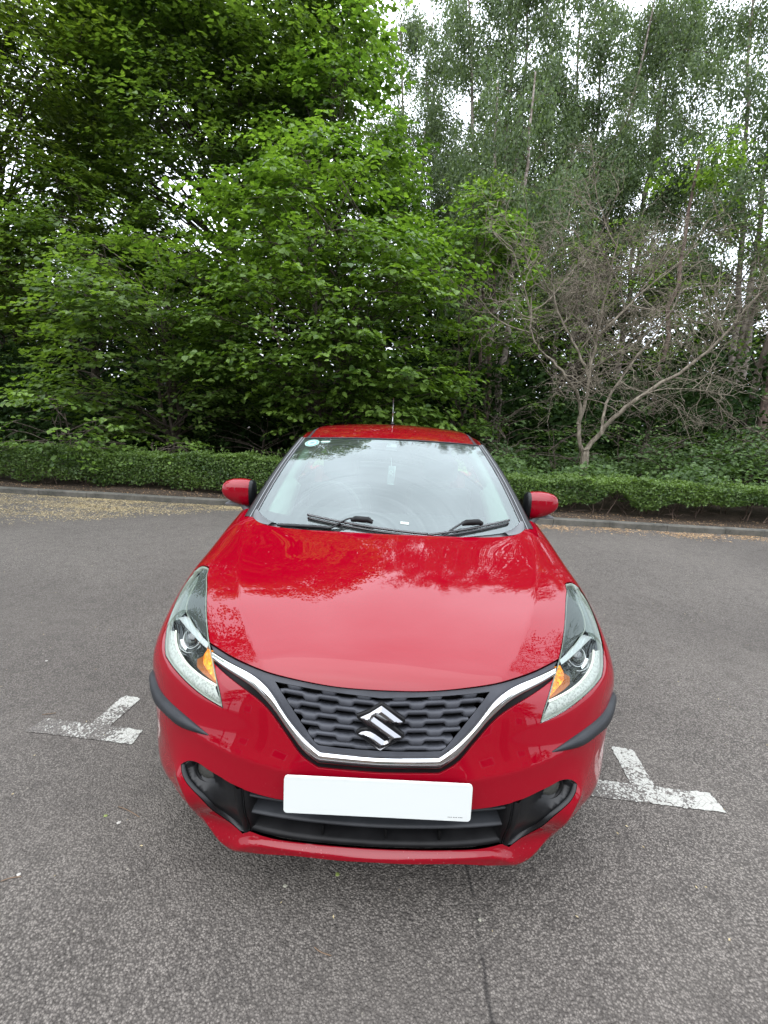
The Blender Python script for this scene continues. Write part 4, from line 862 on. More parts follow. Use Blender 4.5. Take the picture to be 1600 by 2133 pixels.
def sprays(C, Dr, nl, ln, wide, droop, leafL, ratio=.8, jit=.25, side=True):
    """C spray bases, Dr spray directions (n,3); nl leaves on each; flat layered twigs"""
    n = len(C); Dr = unit(Dr); Z = np.tile([0, 0, 1.], (n, 1)); Sd = unit(np.cross(Dr, Z)); 
    t = np.tile((np.arange(nl)+.5)/nl, (n, 1))+rng.normal(0, .04, (n, nl)); sg = np.where(np.arange(nl) % 2, 1., -1.)[None]*np.ones((n, 1))
    lnn = (ln*rng.uniform(.7, 1.25, n))[:, None]
    lat = sg*wide*rng.uniform(.05, 1, (n, nl))*(1-.55*t)
    P = C[:, None]+Dr[:, None]*(t*lnn)[..., None]+Sd[:, None]*lat[..., None]; P[..., 2] -= droop*(t**2)*lnn+np.abs(lat)*.15
    P += rng.normal(0, .018, P.shape)
    D = Dr[:, None]*.55+Sd[:, None]*(sg*.8)[..., None]+rng.normal(0, jit, P.shape); D[..., 2] -= .25+droop*.5*t
    Nn = Z[:, None]*1.0+Dr[:, None]*.25+rng.normal(0, jit, P.shape)
    L = leafL*rng.uniform(.65, 1.2, (n, nl))
    return P.reshape(-1, 3), D.reshape(-1, 3), Nn.reshape(-1, 3), L.ravel(), (L*ratio).ravel()
def branch(mb, a, b, r0, r1, sag=.1, k=6, n=7, wob=.06):
    a = np.asarray(a, float); b = np.asarray(b, float); t = np.linspace(0, 1, n)[:, None]; L = np.linalg.norm(b-a)
    P = a*(1-t)+b*t+np.array([0, 0, 1])*sag*L*np.sin(np.pi*t)+rng.normal(0, wob*L/n, (n, 3))*np.sin(np.pi*t)
    mb.tube(P, r0*(1-t[:, 0])+r1*t[:, 0], k, cap=False); return P
def barkmat(name, a, b, sc=12, streak=3):
    m = mat(name, a, .9, 0, .2); k = NB(m); o = k.n('ShaderNodeMapping', {'Vector': k.obj(), 'Scale': (1, 1, 1/streak)}).outputs[0]; n = k.noise(o, sc, 6, .65)
    k.l(k.mix(k.rng(n.outputs['Fac'], .38, .62), a, b), k.b.inputs['Base Color']); k.bump(n.outputs['Fac'], .8, .02); return m
bark = barkmat('bark_brown', (.045, .035, .028), (.12, .10, .08)); bark_b = barkmat('bark_birch', (.10, .075, .06), (.34, .30, .27), 7, .5); bark_d = barkmat('bark_dead', (.11, .092, .07), (.27, .235, .185), 16)
# ---- generic leafy tree made of layered clumps
def leafy_tree(name, label, cat, base, stems, clumps, leafm, leafL, shape, nl, ln, wide, droop, per, ratio=.8, barkm=None, trunk_r=.09, group=None, rx=.8, rz=.28, lim=True, shade=None):
    """clumps: (n,4) centres and radius"""
    root = tag(empty(name, tuple(base)), label, cat, group); base = np.asarray(base, float)
    clumps = np.asarray(clumps, float); top = clumps[:, 2].max()
    ctr = np.array([clumps[:, 0].mean(), clumps[:, 1].mean(), 0])
    tr = MB(); lb = MB(); tips = []
    for i in range(stems):
        ang = rng.uniform(0, 2*np.pi); hd = rng.uniform(.6, .95)
        tip = np.array([base[0]+(ctr[0]-base[0])*.7+math.cos(ang)*.35*stems*.4, base[1]+(ctr[1]-base[1])*.6+math.sin(ang)*.3*stems*.4, base[2]+(top-base[2])*hd])
        b0 = base+[math.cos(ang)*.10*stems*.6, math.sin(ang)*.08*stems*.6, -.1]; tips.append(branch(tr, b0, tip, trunk_r*rng.uniform(.7, 1), trunk_r*.18, 0, 8, 12, .10))
    tr.build('trunk', barkm or bark, root)
    Cs, Ds = [], []
    for c in clumps:
        st = tips[rng.integers(len(tips))]; h = c[2]-.15*abs(c[2]-base[2])-.25*np.linalg.norm(c[:2]-base[:2]); j = int(np.argmin(abs(st[:, 2]-max(h, base[2]+.6))))
        if lim: P = branch(lb, st[j], c[:3], max(.012, trunk_r*.32*(1-j/14)), .007, .06, 5, 7, .12)
        n = max(3, int(per*rng.uniform(.7, 1.3)*(c[3]/1.0)**1.6)); q = rvec(n)*rng.random((n, 1))**.45*np.array([c[3], c[3], c[3]*rz/.8]); d = q*[1, 1, .3]/c[3]+rng.normal(0, .25, (n, 3))*[1, 1, .4]
        out = c[:3]-np.array([*st[j][:2], c[2]]); out[2] = 0; d += .55*out/(np.linalg.norm(out)+1e-6); d[:, 2] += .08
        q[:, 2] -= .12*(np.linalg.norm(q[:, :2], axis=1)/c[3])**2*c[3]
        if lim:
            for s_ in range(min(n, 5)): branch(lb, c[:3], c[:3]+q[s_], .008, .003, .03, 4, 4, .1)
        Cs.append(c[:3]+q); Ds.append(d)
    if lim: lb.build('branches', barkm or bark, root)
    C = np.vstack(Cs); Dd = np.vstack(Ds); P, D, Nn, L, Wd = sprays(C, Dd, nl, ln, wide, droop, leafL, ratio)
    v = np.repeat(rng.normal(.45, .2, len(C)), nl)+rng.normal(0, .16, len(P))
    leaf_mesh('crown', P, D, Nn, L, Wd, leafm, root, shape, v)
    return root
def ell_clumps(c, r, n, rad, front=.0, hollow=.55, zmin=None, rj=.3):
    q = rvec(n); rr = hollow+(1-hollow)*rng.random((n, 1))**.6; P = np.array(c)+q*rr*np.array(r)
    if front:
        m = (P[:, 1] > c[1]) & (rng.random(n) < front); P[m, 1] = 2*c[1]-P[m, 1]
    if zmin is not None: P[:, 2] = np.where(P[:, 2] < zmin, zmin+rng.random(n)*.8, P[:, 2])
    return np.c_[P, rad*rng.uniform(1-rj, 1+rj, n)]
L_hazel = leafmat('hazel_leaf', (.045, .092, .016), (.190, .300, .055), .42)
L_lime = leafmat('lime_leaf', (.050, .100, .020), (.200, .320, .065), .45)
L_maple = leafmat('maple_leaf', (.055, .100, .026), (.185, .275, .062), .50)
L_birch = leafmat('birch_leaf', (.050, .085, .036), (.150, .205, .090), .42, .5)
L_dark = leafmat('shaded_leaf', (.010, .024, .007), (.030, .058, .014), .20, .75, .08)  # albedo lowered so the leaf colour carries the shade under the canopy
L_hedge = leafmat('hedge_leaf', (.030, .062, .015), (.125, .200, .042), .28, .4)
L_bramble = leafmat('bramble_leaf', (.034, .068, .020), (.115, .190, .055), .32)
gz = lambda x, y: float(ground_z(x, y))
def B(x, y): return (x, y, gz(x, y)-.03)
# front hazel: large round leaves leaning out over the hedge
cl = np.vstack([ell_clumps((-1.9, 9.6, 4.2), (2.7, 1.9, 2.7), 70, .75, .8, .72), ell_clumps((.0, 9.4, 3.6), (1.5, 1.7, 2.2), 34, .65, .7, .7), ell_clumps((-1.2, 9.8, 2.2), (2.6, 1.2, 1.1), 24, .6, .5, .6)])
leafy_tree('hazel_tree', 'broad hazel with big round bright green leaves overhanging the hedge behind the car roof', 'tree', B(-1.5, 10.1), 5, cl, L_hazel, .128, 'broad', 13, .55, .17, .25, 19, .86, trunk_r=.07)
cl = np.vstack([ell_clumps((-6.2, 10.0, 3.2), (2.3, 1.6, 2.4), 52, .75, .7, .6), ell_clumps((-4.4, 10.3, 3.2), (1.5, 1.2, 2.2), 26, .7, .6, .6)])
leafy_tree('hazel_tree', 'darker leafy tree with flat layered branches above the left end of the hedge', 'tree', B(-5.6, 10.6), 4, cl, L_maple, .115, 'maple', 12, .55, .17, .2, 18, .95, trunk_r=.08)
cl = ell_clumps((-6.5, 8.05, 1.15), (1.25, .6, .75), 22, .5, .7, .6)
leafy_tree('shrub', 'low large-leaved shrub at the far left end of the hedge', 'shrub', B(-6.6, 8.5), 3, cl, L_hazel, .11, 'broad', 9, .4, .14, .3, 9, .85, trunk_r=.03)
# tall maple, centre left
cl = np.vstack([ell_clumps((-6.0, 15.5, 9.6), (4.6, 3.2, 5.0), 160, 1.15, .75, .62), ell_clumps((-5.2, 14.6, 12.4), (3.8, 3.0, 3.4), 70, 1.05, .7, .6)])
leafy_tree('maple_tree', 'tall dense maple with deep green crown rising behind the hazels', 'tree', B(-5.5, 15.8), 1, cl, L_maple, .138, 'maple', 13, .7, .24, .2, 18, .98, trunk_r=.26)
cl = np.vstack([ell_clumps((-12.4, 13.5, 9.2), (4.3, 2.8, 5.8), 165, 1.1, .7, .5), ell_clumps((-9.6, 12.6, 11.0), (2.2, 1.8, 3.6), 34, 1.0, .7, .5)])
leafy_tree('maple_tree', 'yellowish green tree filling the left edge of the view', 'tree', B(-12.0, 14.0), 1, cl, leafmat('maple_leaf_yellow', (.060, .100, .020), (.20, .27, .05), .50), .120, 'maple', 12, .7, .22, .25, 19, .9, trunk_r=.22)
cl = ell_clumps((-9.0, 12.6, 5.2), (2.6, 1.8, 2.6), 64, .9, .7, .5)
leafy_tree('maple_tree', 'mid-green tree filling the gap between the left edge tree and the tall maple', 'tree', B(-9.0, 13.0), 2, cl, L_maple, .115, 'maple', 12, .6, .2, .25, 17, .9, trunk_r=.11)
# lime, upper centre
cl = np.vstack([ell_clumps((-1.7, 13.0, 8.2), (1.75, 1.6, 3.6), 72, .85, .75, .6), ell_clumps((-1.2, 12.4, 6.0), (2.0, 1.3, 1.8), 30, .8, .7, .6)])
leafy_tree('lime_tree', 'narrow lime tree with big heart-shaped leaves reaching the patch of sky', 'tree', B(-1.7, 13.4), 1, cl, L_lime, .145, 'broad', 13, .6, .2, .35, 13, .95, trunk_r=.16)
# mid maple right of the hazel
cl = np.vstack([ell_clumps((1.7, 11.3, 4.6), (1.35, 1.2, 2.5), 44, .65, .7, .6), ell_clumps((1.9, 11.2, 2.3), (1.0, .9, 1.0), 12, .5, .7, .6)])
leafy_tree('maple_tree', 'slim bright green young maple between the hazel and the birches', 'tree', B(1.8, 11.6), 2, cl, L_lime, .115, 'maple', 11, .5, .16, .3, 16, .95, trunk_r=.07)
# birches: rising limbs, hanging strings of small leaves
def birch(label, base, top, spread, n, leafL=.10, per=24, stems=2, zlow=.24, lean=0.0):
    root = tag(empty('birch_tree', tuple(base)), label, 'tree', 'tall birches behind the car'); base = np.asarray(base, float); tr = MB(); lb = MB(); Cs = []; Ds = []
    for i in range(stems):
        tip = base+[rng.uniform(-.5, .5)*stems+lean, rng.uniform(-.4, .4), top-base[2]]; P = branch(tr, base+[.25*i-.1, .1*i, -.1], tip, .13, .02, 0, 8, 16, .10)
        for j in range(n//stems):
            t = rng.uniform(zlow, 1)**.85; k_ = min(int(t*15), 15); a = P[k_]; an = rng.uniform(0, 2*np.pi); Lb = spread*(1.15-.75*(t-zlow)/(1-zlow))*rng.uniform(.5, 1.1)
            b = a+[math.cos(an)*Lb, math.sin(an)*Lb*.8, Lb*rng.uniform(.15, .9)]; Q = branch(lb, a, b, .03*(1.2-t), .005, .05, 5, 8, .1)
            m = max(8, int(per*3.2*Lb/spread)); tt = rng.uniform(.25, 1.05, m); ix = np.clip(tt*7, 0, 6.99); c = Q[ix.astype(int)]*(1-(ix % 1))[:, None]+Q[np.minimum(ix.astype(int)+1, 7)]*(ix % 1)[:, None]
            Cs.append(c+rng.normal(0, .16, c.shape)); Ds.append(unit(b-a)*.5+rng.normal(0, .6, c.shape))
            for s_ in range(3):
                q = Q[rng.integers(3, 8)]; d = unit(b-a)*.6+rng.normal(0, .5, 3); branch(lb, q, q+d*.8+[0, 0, -.35], .006, .002, .08, 4, 5, .1)
    tr.build('trunk', bark_b, root); lb.build('branches', bark, root)
    C = np.vstack(Cs); D0 = np.vstack(Ds); n_ = len(C); nl = 14
    t = rng.random((n_, nl)); H = D0*[1, 1, 0]*.35; P = C[:, None]+H[:, None]*t[..., None]; P[..., 2] -= (t*rng.uniform(.35, 1.0, (n_, 1)))
    P += rng.normal(0, .06, P.shape); P = P.reshape(-1, 3); D = rng.normal(0, .45, P.shape)+[0, 0, -1.0]; Nn = rng.normal(0, 1, P.shape)*[1, 1, .5]+[0, -.25, .25]
    L = leafL*.92*rng.uniform(.65, 1.25, len(P)); v = np.repeat(rng.normal(.45, .18, n_), nl)+rng.normal(0, .2, len(P)); leaf_mesh('crown', P, D, Nn, L, L*.72, L_birch, root, 'small', v); return root
birch('tall birch with thin hanging sprays left of the right-hand sky gap, nearest the centre', B(3.6, 16.8), 17.5, 4.0, 110, stems=3, per=34, lean=-1.0)
birch('birch with grey-green leaves standing behind the top of the bare tree', B(6.6, 17.6), 17.0, 3.8, 100, stems=3, per=32, lean=.6, zlow=.28)
birch('slender birch with reddish trunk between the young maple and the bare tree', B(2.9, 12.6), 10.5, 1.6, 26, stems=2, per=22, zlow=.55)
birch('loose dark-twigged birch filling the upper right corner', B(12.0, 15.5), 16.0, 3.8, 96, stems=3, per=30, lean=-.6, zlow=.32)
birch('distant birch seen through the gap behind the lime tree', B(.6, 19.5), 17.5, 3.6, 80, stems=2, per=30, zlow=.4)
cl = ell_clumps((11.4, 12.6, 6.6), (2.2, 2.2, 3.4), 46, .9, .6, .55)
leafy_tree('broadleaf_tree', 'sparse tree with dark crooked boughs at the right edge beside the bare tree', 'tree', B(10.6, 13.0), 2, cl, L_maple, .10, 'broad', 10, .6, .2, .3, 10, .8, trunk_r=.15)
cl = ell_clumps((6.3, 14.3, 5.2), (3.8, 1.5, 2.4), 70, .8, .6, .45)
leafy_tree('broadleaf_tree', 'dull green tree directly behind the bare grey tree', 'tree', B(6.5, 14.6), 3, cl, L_maple, .10, 'broad', 11, .6, .2, .3, 13, .8, trunk_r=.12)
birch('birch standing furthest right of the two sky gaps, behind the bare tree limbs', B(9.0, 18.6), 17.5, 3.6, 84, stems=2, per=30, lean=.2, zlow=.28)
birch('birch with its crown in front of the gap between the tall birches', B(5.2, 19.8), 15.0, 3.4, 70, stems=2, per=28, zlow=.28)
cl = ell_clumps((10.6, 2.6, 9.0), (3.0, 3.0, 4.8), 74, 1.1, 0, .4)
leafy_tree('overhanging_tree', 'tree just outside the right of the view whose boughs show in the windscreen reflection', 'tree', (12.5, 7.8, .1), 1, cl, L_birch, .11, 'broad', 11, .6, .2, .4, 12, .7, trunk_r=.2)
cl = ell_clumps((-10.4, 2.4, 8.6), (3.0, 3.2, 5.0), 80, 1.1, 0, .4)
leafy_tree('overhanging_tree', 'tree just outside the left of the view reflected in the side of the windscreen', 'tree', (-13.5, 8.0, .1), 1, cl, L_maple, .14, 'maple', 11, .7, .22, .3, 11, .9, trunk_r=.2)
# ---- dead tree
def px(x, y, Y):
    d = AX[2]+(x-800)/FPX*AX[0]+(1066.5-y)/FPX*AX[1]; return CAMP+d*(Y-CAMP[1])/d[1]
dead = tag(empty('bare_tree', (4.2, 8.9, .1)), 'leafless grey tree with forked trunk and tangled twigs behind the right hedge', 'tree'); tb = MB(); lb = MB(); tw = MB()
def poly(mb, pts, r0, r1, k=7):
    P = sp3(np.array(pts, float), max(8, 5*len(pts))); P[1:-1] += rng.normal(0, .012, P[1:-1].shape); mb.tube(P, np.linspace(r0, r1, len(P)), k); return P
base = np.array([4.24, 8.95, .05]); fork = np.array([4.22, 8.9, 1.18]); limbs = []
poly(tb, [base, (4.27, 8.92, .6), fork], .105, .085, 10)
limbs.append((poly(tb, [fork-[0, 0, .1], (4.02, 8.85, 1.55), (3.96, 8.8, 2.15), (3.55, 8.6, 2.62), (3.15, 8.5, 2.95), (2.70, 8.3, 3.30), (2.55, 8.2, 4.1)], .048, .011), .8))
limbs.append((poly(tb, [(3.99, 8.84, 1.7), (4.16, 9.0, 2.3), (4.22, 9.1, 3.0), (4.38, 9.2, 4.2), (4.50, 9.2, 5.6)], .044, .011), 1.0))
limbs.append((poly(tb, [fork-[0, 0, .06], (4.62, 8.8, 1.75), (5.15, 8.6, 2.35), (5.9, 8.4, 2.95), (6.4, 8.3, 3.55), (6.9, 8.2, 4.3)], .056, .012), 1.0))
limbs.append((poly(tb, [(4.5, 8.82, 1.6), (4.7, 9.1, 2.3), (5.2, 9.3, 3.1), (5.9, 9.6, 4.0), (6.3, 9.8, 4.8)], .034, .010), .9))
limbs.append((poly(tb, [(4.2, 9.05, 2.7), (3.9, 9.3, 3.4), (3.5, 9.5, 4.2), (3.3, 9.6, 5.0)], .032, .010), .7))
limbs.append((poly(tb, [(4.3, 9.12, 3.6), (4.9, 9.0, 4.3), (5.4, 8.9, 5.2)], .028, .010), .7))
def grow(P0, d, r, L, lev):
    n = 6; P = [np.array(P0)]; d = unit(np.array(d))
    for i in range(n): d = unit(d+rng.normal(0, .22 if lev < 2 else .32, 3)+[0, 0, .035 if lev < 2 else -.02]); P.append(P[-1]+d*L/n)
    (lb if lev == 0 else tw).tube(np.array(P), np.linspace(r, r*.45, n+1), 5 if lev == 0 else 3, cap=False)
    if lev >= 3: return
    for i in range([6, 5, 3][lev]):
        k_ = rng.integers(2, n+1); q = unit(rng.normal(0, 1, 3)*[1, .8, .8]+d*1.0); grow(P[k_], q, r*.62, L*rng.uniform(.45, .75), lev+1)
for P, wgt in limbs:
    m = int(7*wgt)+2
    for i in range(m):
        k_ = int(rng.uniform(.30, 1)*(len(P)-1)); d = unit(P[k_]-P[max(k_-3, 0)]); q = unit(d*.6+rng.normal(0, .8, 3)*[1.3, .7, .55]+[0, 0, .05]); grow(P[k_], q, .0145, rng.uniform(1.0, 1.7), 0)
tb.build('trunk', bark_d, dead); lb.build('branches', bark_d, dead); tw.build('twigs', barkmat('bark_twig', (.10, .085, .062), (.26, .225, .175), 16), dead)
# ---- shrubs on the bank
def shrub(label, c, r, n, leafm, leafL, shape='broad', per=11, rad=.42, nl=9):
    cl = ell_clumps(c, r, n, rad, .7, .55, zmin=gz(c[0], c[1])+.1); return leafy_tree('shrub', label, 'shrub', B(c[0], c[1]), 3, cl, leafm, leafL, shape, nl, .32, .11, .25, per, .8, trunk_r=.025)
shrub('arching light green shrub right of the car roof', (2.6, 9.9, 1.15), (1.1, .6, .75), 22, L_bramble, .085)
shrub('leafy shrub growing round the foot of the bare tree', (4.1, 9.6, 1.0), (.9, .5, .7), 14, L_bramble, .095)
shrub('olive-toned shrub in the shade behind the bare tree', (6.2, 10.8, 1.5), (1.3, .7, .9), 22, L_hedge, .07)
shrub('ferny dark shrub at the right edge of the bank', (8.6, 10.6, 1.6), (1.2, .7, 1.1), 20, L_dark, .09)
shrub('tall leafy shrub behind the right hedge, under the long limb of the bare tree', (6.4, 9.3, .95), (1.3, .6, .75), 24, L_bramble, .085)
shrub('leafy shrub behind the far right end of the hedge', (8.7, 9.2, 1.15), (1.2, .6, .95), 26, L_bramble, .09)
shrub('leafy bush between the young maple and the foot of the bare tree', (3.0, 11.4, 1.9), (1.4, .6, 1.1), 24, L_hedge, .085)
shrub('broad bush in front of the thick dark trunk at the right edge', (10.4, 10.4, 1.9), (1.5, .8, 1.5), 30, L_bramble, .09)
shrub('straggly bush spilling over the left hedge beside the large-leaved shrub', (-4.6, 8.3, .75), (.9, .35, .42), 13, L_hazel, .085)
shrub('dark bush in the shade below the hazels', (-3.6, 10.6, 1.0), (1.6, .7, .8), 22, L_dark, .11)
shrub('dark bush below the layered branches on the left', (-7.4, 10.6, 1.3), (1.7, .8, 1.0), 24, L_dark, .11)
shrub('round leafy bush peeping over the hedge left of the car roof', (-1.9, 9.4, 1.1), (.7, .4, .5), 10, L_hazel, .12)
# ---- bramble cover on the bank (uncountable)
n = 26000; X = rng.uniform(.8, 13, n); Y = kerb_y(X)+rng.uniform(1.3, 6.5, n); h = (.28+.30*rng.random(n))*(1+.5*np.sin(X*2.3+Y)*np.sin(Y*1.9-X)); h = h*(1+.9*np.clip((X-5)/4, 0, 1)); P = np.stack([X, Y, ground_z(X, Y)+h], 1); D = rvec(n, .3); Nn = rng.normal(0, .35, (n, 3))+[0, -.25, 1]; L = rng.uniform(.055, .115, n)
v = .5+.25*np.sin(X*3.1)*np.sin(Y*2.7+X)+rng.normal(0, .15, n)
tag(leaf_mesh('bramble_cover', P, D, Nn, L, L*.8, L_bramble, None, 'broad', v), 'tangled brambles and nettles covering the bank behind the right hedge', 'ground cover', kind='stuff')
n = 9000; X = rng.uniform(-14, 1.0, n); Y = kerb_y(X)+rng.uniform(1.6, 6.5, n); P = np.stack([X, Y, ground_z(X, Y)+.05+.3*rng.random(n)], 1); D = rvec(n, .3); Nn = rng.normal(0, .4, (n, 3))+[0, -.2, 1]; L = rng.uniform(.06, .12, n)
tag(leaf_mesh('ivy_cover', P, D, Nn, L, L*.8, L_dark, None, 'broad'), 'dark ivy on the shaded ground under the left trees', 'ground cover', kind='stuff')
# ---- the wood behind, closing the view
def wood(label, x0, x1, y0, y1, z1, n, Ls, seed_trunks):
    X = rng.uniform(x0, x1, n); Y = rng.uniform(y0, y1, n); Z = rng.uniform(0, 1, n)**1.0*z1*(1+.18*np.sin(X*.9)+.1*np.sin(X*2.3+Y)); P = np.stack([X, Y, Z], 1)
    D = rvec(n, .4); D[:, 2] -= .3; Nn = rng.normal(0, .6, (n, 3))+[0, -.5, .7]; L = Ls*rng.uniform(.6, 1.3, n)
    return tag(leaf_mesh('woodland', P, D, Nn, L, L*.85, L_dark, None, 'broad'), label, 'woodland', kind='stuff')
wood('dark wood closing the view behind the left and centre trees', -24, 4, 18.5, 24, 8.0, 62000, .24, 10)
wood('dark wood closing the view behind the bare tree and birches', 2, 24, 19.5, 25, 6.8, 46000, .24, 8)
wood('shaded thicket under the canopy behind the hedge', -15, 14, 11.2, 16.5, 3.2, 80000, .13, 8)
# a few slim trunks standing in the shade
for i, (x, y, r, hgt, lab) in enumerate([(2.35, 11.9, .07, 7, 'slim brown trunk leaning in the shade right of the car roof'), (2.75, 12.1, .085, 7, 'reddish trunk beside the slimmer one, right of the car roof'), (9.9, 11.6, .13, 7.5, 'thick dark trunk at the right edge of the wood'), (-3.3, 12.6, .07, 6, 'thin straight trunk in the gloom left of the car roof'), (-8.9, 12.9, .09, 7, 'slender trunk in the dark below the left maple'), (7.7, 12.9, .09, 9, 'pale trunk rising behind the bare tree')]):
    root = tag(empty('young_tree', B(x, y)), lab, 'tree'); t_ = MB(); P = branch(t_, np.array(B(x, y))-[0, 0, .1], (x+rng.uniform(-.5, .5), y, hgt), r, r*.4, 0, 8, 14, .12); t_.build('trunk', barkmat('bark_red', (.06, .045, .038), (.17, .12, .10), 9, 1) if i == 0 else bpy.data.materials['bark_red'], root)
    c = ell_clumps((P[-1][0], y, hgt-.3), (1.0, .8, 1.1), 8, .6, 0, .3); Cc = np.repeat(c[:, :3], 12, 0)+rvec(96)*rng.random((96, 1))*.6; Pq, D, Nn, L, Wd = sprays(Cc, rvec(96, .3), 9, .45, .15, .3, .10); leaf_mesh('crown', Pq, D, Nn, L, Wd, L_maple, root, 'broad')
# ---- hedges
def hedge(label, x0, x1, off0, thick, h, n, gaps=False):
    root = tag(empty('hedge', ((x0+x1)/2, float(kerb_y((x0+x1)/2))+off0+thick/2, .08)), label, 'hedge', 'clipped hedges behind the kerb')
    # points near the surface of a bumpy box: front face, top and some inside
    f = rng.random(n); X = rng.uniform(x0, x1, n); top = f < .40; front = (f >= .40) & (f < .86); ins = f >= .86
    d = np.where(front, np.abs(rng.normal(0, .05, n)), rng.random(n)*thick); z = np.where(top, h-np.abs(rng.normal(0, .035, n)), rng.random(n)**.85*h)
    bump = .055*np.sin(X*2.1)+.04*np.sin(X*5.3+1)+.03*np.sin(X*11); zb = .035*np.sin(X*1.7+.5)+.025*np.sin(X*6.1)+.02*np.sin(X*13)
    d = d+(-.5*bump*(1-.3*z)-.06*np.sin(np.pi*z/h))*(~ins); z = z*(1+zb/h)
    rnd = np.clip((z-(h-.10))/.10, 0, 1); d = d+.06*rnd**2*front
    zmin = .07+.05*np.sin(X*3.7)+.04*np.sin(X*8.1) 
    if gaps: zmin = zmin+.20*np.exp(-((X-4.0)/.30)**2)*1.1+.22*np.exp(-((X-6.3)/.5)**2)+.14*np.exp(-((X-5.1)/.25)**2)+.10
    z = np.maximum(z, zmin+rng.random(n)*.06)
    keep = ~((z < zmin+.07) & (rng.random(n) < .6)); X, d, z, top, front = X[keep], d[keep], z[keep], top[keep], front[keep]; n = len(X)
    Y = kerb_y(X)+off0+d; P = np.stack([X, Y, ground_z(X, Y)*0+.09+z], 1)
    D = rvec(n, .6)+[0, -.3, .45]; Nn = rng.normal(0, .45, (n, 3))+np.where(top, 1, 0)[:, None]*[0, -.2, 1.]+np.where(front, 1, 0)[:, None]*[0, -.8, .6]+[0, 0, .2]; L = rng.uniform(.030, .066, n)
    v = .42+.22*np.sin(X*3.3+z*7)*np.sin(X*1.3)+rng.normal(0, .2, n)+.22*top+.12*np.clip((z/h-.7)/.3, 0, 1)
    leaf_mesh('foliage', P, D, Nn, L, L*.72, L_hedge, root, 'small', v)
    sh = MB()   # stems and a few long shoots on top
    for i in range(int((x1-x0)*9)):
        x = rng.uniform(x0, x1); y = float(kerb_y(x))+off0+rng.uniform(.08, thick-.05); b = np.array([x, y, .07]); branch(sh, b, b+[rng.normal(0, .16), rng.normal(0, .08), h*rng.uniform(.6, .95)], .011, .004, .02, 5, 5, .25)
        if rng.random() < .5: branch(sh, b+[0, -.03, .03], b+[rng.normal(0, .25), rng.normal(-.12, .06), rng.uniform(.03, .2)], .008, .004, .05, 4, 5, .3)
    sh.build('stems', barkmat('bark_hedge', (.05, .035, .028), (.15, .11, .085), 20) if 'bark_hedge' not in bpy.data.materials else bpy.data.materials['bark_hedge'], root)
    m = int((x1-x0)*9); Xs = rng.uniform(x0, x1, m); Hs = rng.uniform(.06, .2, m); Pp, Dd, Nq = [], [], []
    for x, hh in zip(Xs, Hs):
        y = float(kerb_y(x))+off0+rng.uniform(.05, thick); lean = rng.normal(0, .06, 2)
        for t in np.linspace(0, 1, int(6+hh*40)): Pp.append([x+lean[0]*t, y+lean[1]*t, .09+h-.02+hh*t]); Dd.append(rvec(1)[0]+[0, 0, .4]); Nq.append(rvec(1)[0]+[0, 0, 1])
    L = rng.uniform(.028, .05, len(Pp)); leaf_mesh('top_shoots', np.array(Pp), np.array(Dd), np.array(Nq), L, L*.7, L_hedge, root, 'small', rng.uniform(.5, 1, len(Pp)))
    return root
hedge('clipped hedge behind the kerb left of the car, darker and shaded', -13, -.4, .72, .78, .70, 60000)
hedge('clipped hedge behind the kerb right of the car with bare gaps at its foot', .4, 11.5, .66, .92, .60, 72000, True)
# ---- litter
lit_y = mat('seed_litter', (.36, .27, .11), .8); k = NB(lit_y); at = k.n('ShaderNodeAttribute', attribute_name='var'); k.l(k.mix(at.outputs['Fac'], (.20, .145, .065), (.46, .38, .22)), k.b.inputs['Base Color'])
lit_o = mat('leaf_litter', (.36, .20, .09), .8); k = NB(lit_o); at = k.n('ShaderNodeAttribute', attribute_name='var'); k.l(k.mix(at.outputs['Fac'], (.16, .09, .045), (.50, .34, .18)), k.b.inputs['Base Color'])
def scatter(name, label, X, Y, L0, L1, m, cat='litter', z=.004, v=None):
    n = len(X); P = np.stack([X, Y, np.full(n, z)+rng.random(n)*.004], 1); D = rvec(n, 0.05); Nn = rng.normal(0, .25, (n, 3))+[0, 0, 1]; L = rng.uniform(L0, L1, n); return tag(leaf_mesh(name, P, D, Nn, L, L*.55, m, None, 'small', v), label, cat, kind='stuff')
n = 170000; X = rng.uniform(-11, -1.6, n); d = rng.random(n)**1.25*3.4; lim = .25+3.0*np.clip((-X-2.2)/4.2, 0, 1); bands = .5+.5*np.sin(X*.9+d*3.6)*np.sin(d*5.2-X*1.3+1.2); pr = np.clip((lim-d)/(.35*lim+.1), 0, 1)*(.18+.82*bands**1.5)
pr = pr*(.75+.25*np.sin(X*7+d*9)); m_ = rng.random(n) < pr; X, d = X[m_], d[m_]; Y = kerb_y(X)-.02-d; scatter('seed_litter', 'drift of pale yellow seed husks on the tarmac below the left kerb', X, Y, .016, .036, lit_y)
n = 9000; X = rng.uniform(1.2, 11, n); d = np.abs(rng.normal(.16, .15, n))+.05*np.sin(X*3); m_ = rng.random(n) < .35+.65*(np.sin(X*1.7)*np.sin(X*4.1+.7) > -.1); X, d = X[m_], d[m_]; Y = kerb_y(X)-.02-np.abs(d); scatter('leaf_litter', 'line of orange brown fallen leaves in the gutter of the right kerb', X, Y, .016, .040, lit_o)
n = 1700; X = rng.uniform(-7, 8, n); Y = kerb_y(X)-rng.random(n)**1.6*6.5; scatter('scattered_flecks', 'thin scatter of pale flecks over the tarmac', X, Y, .006, .014, lit_y)
n = 5000; X = rng.uniform(-12, 11, n); Y = kerb_y(X)+.13+rng.random(n)*.75; P = np.stack([X, Y, ground_z(X, Y)+.006], 1); L = rng.uniform(.012, .04, n)
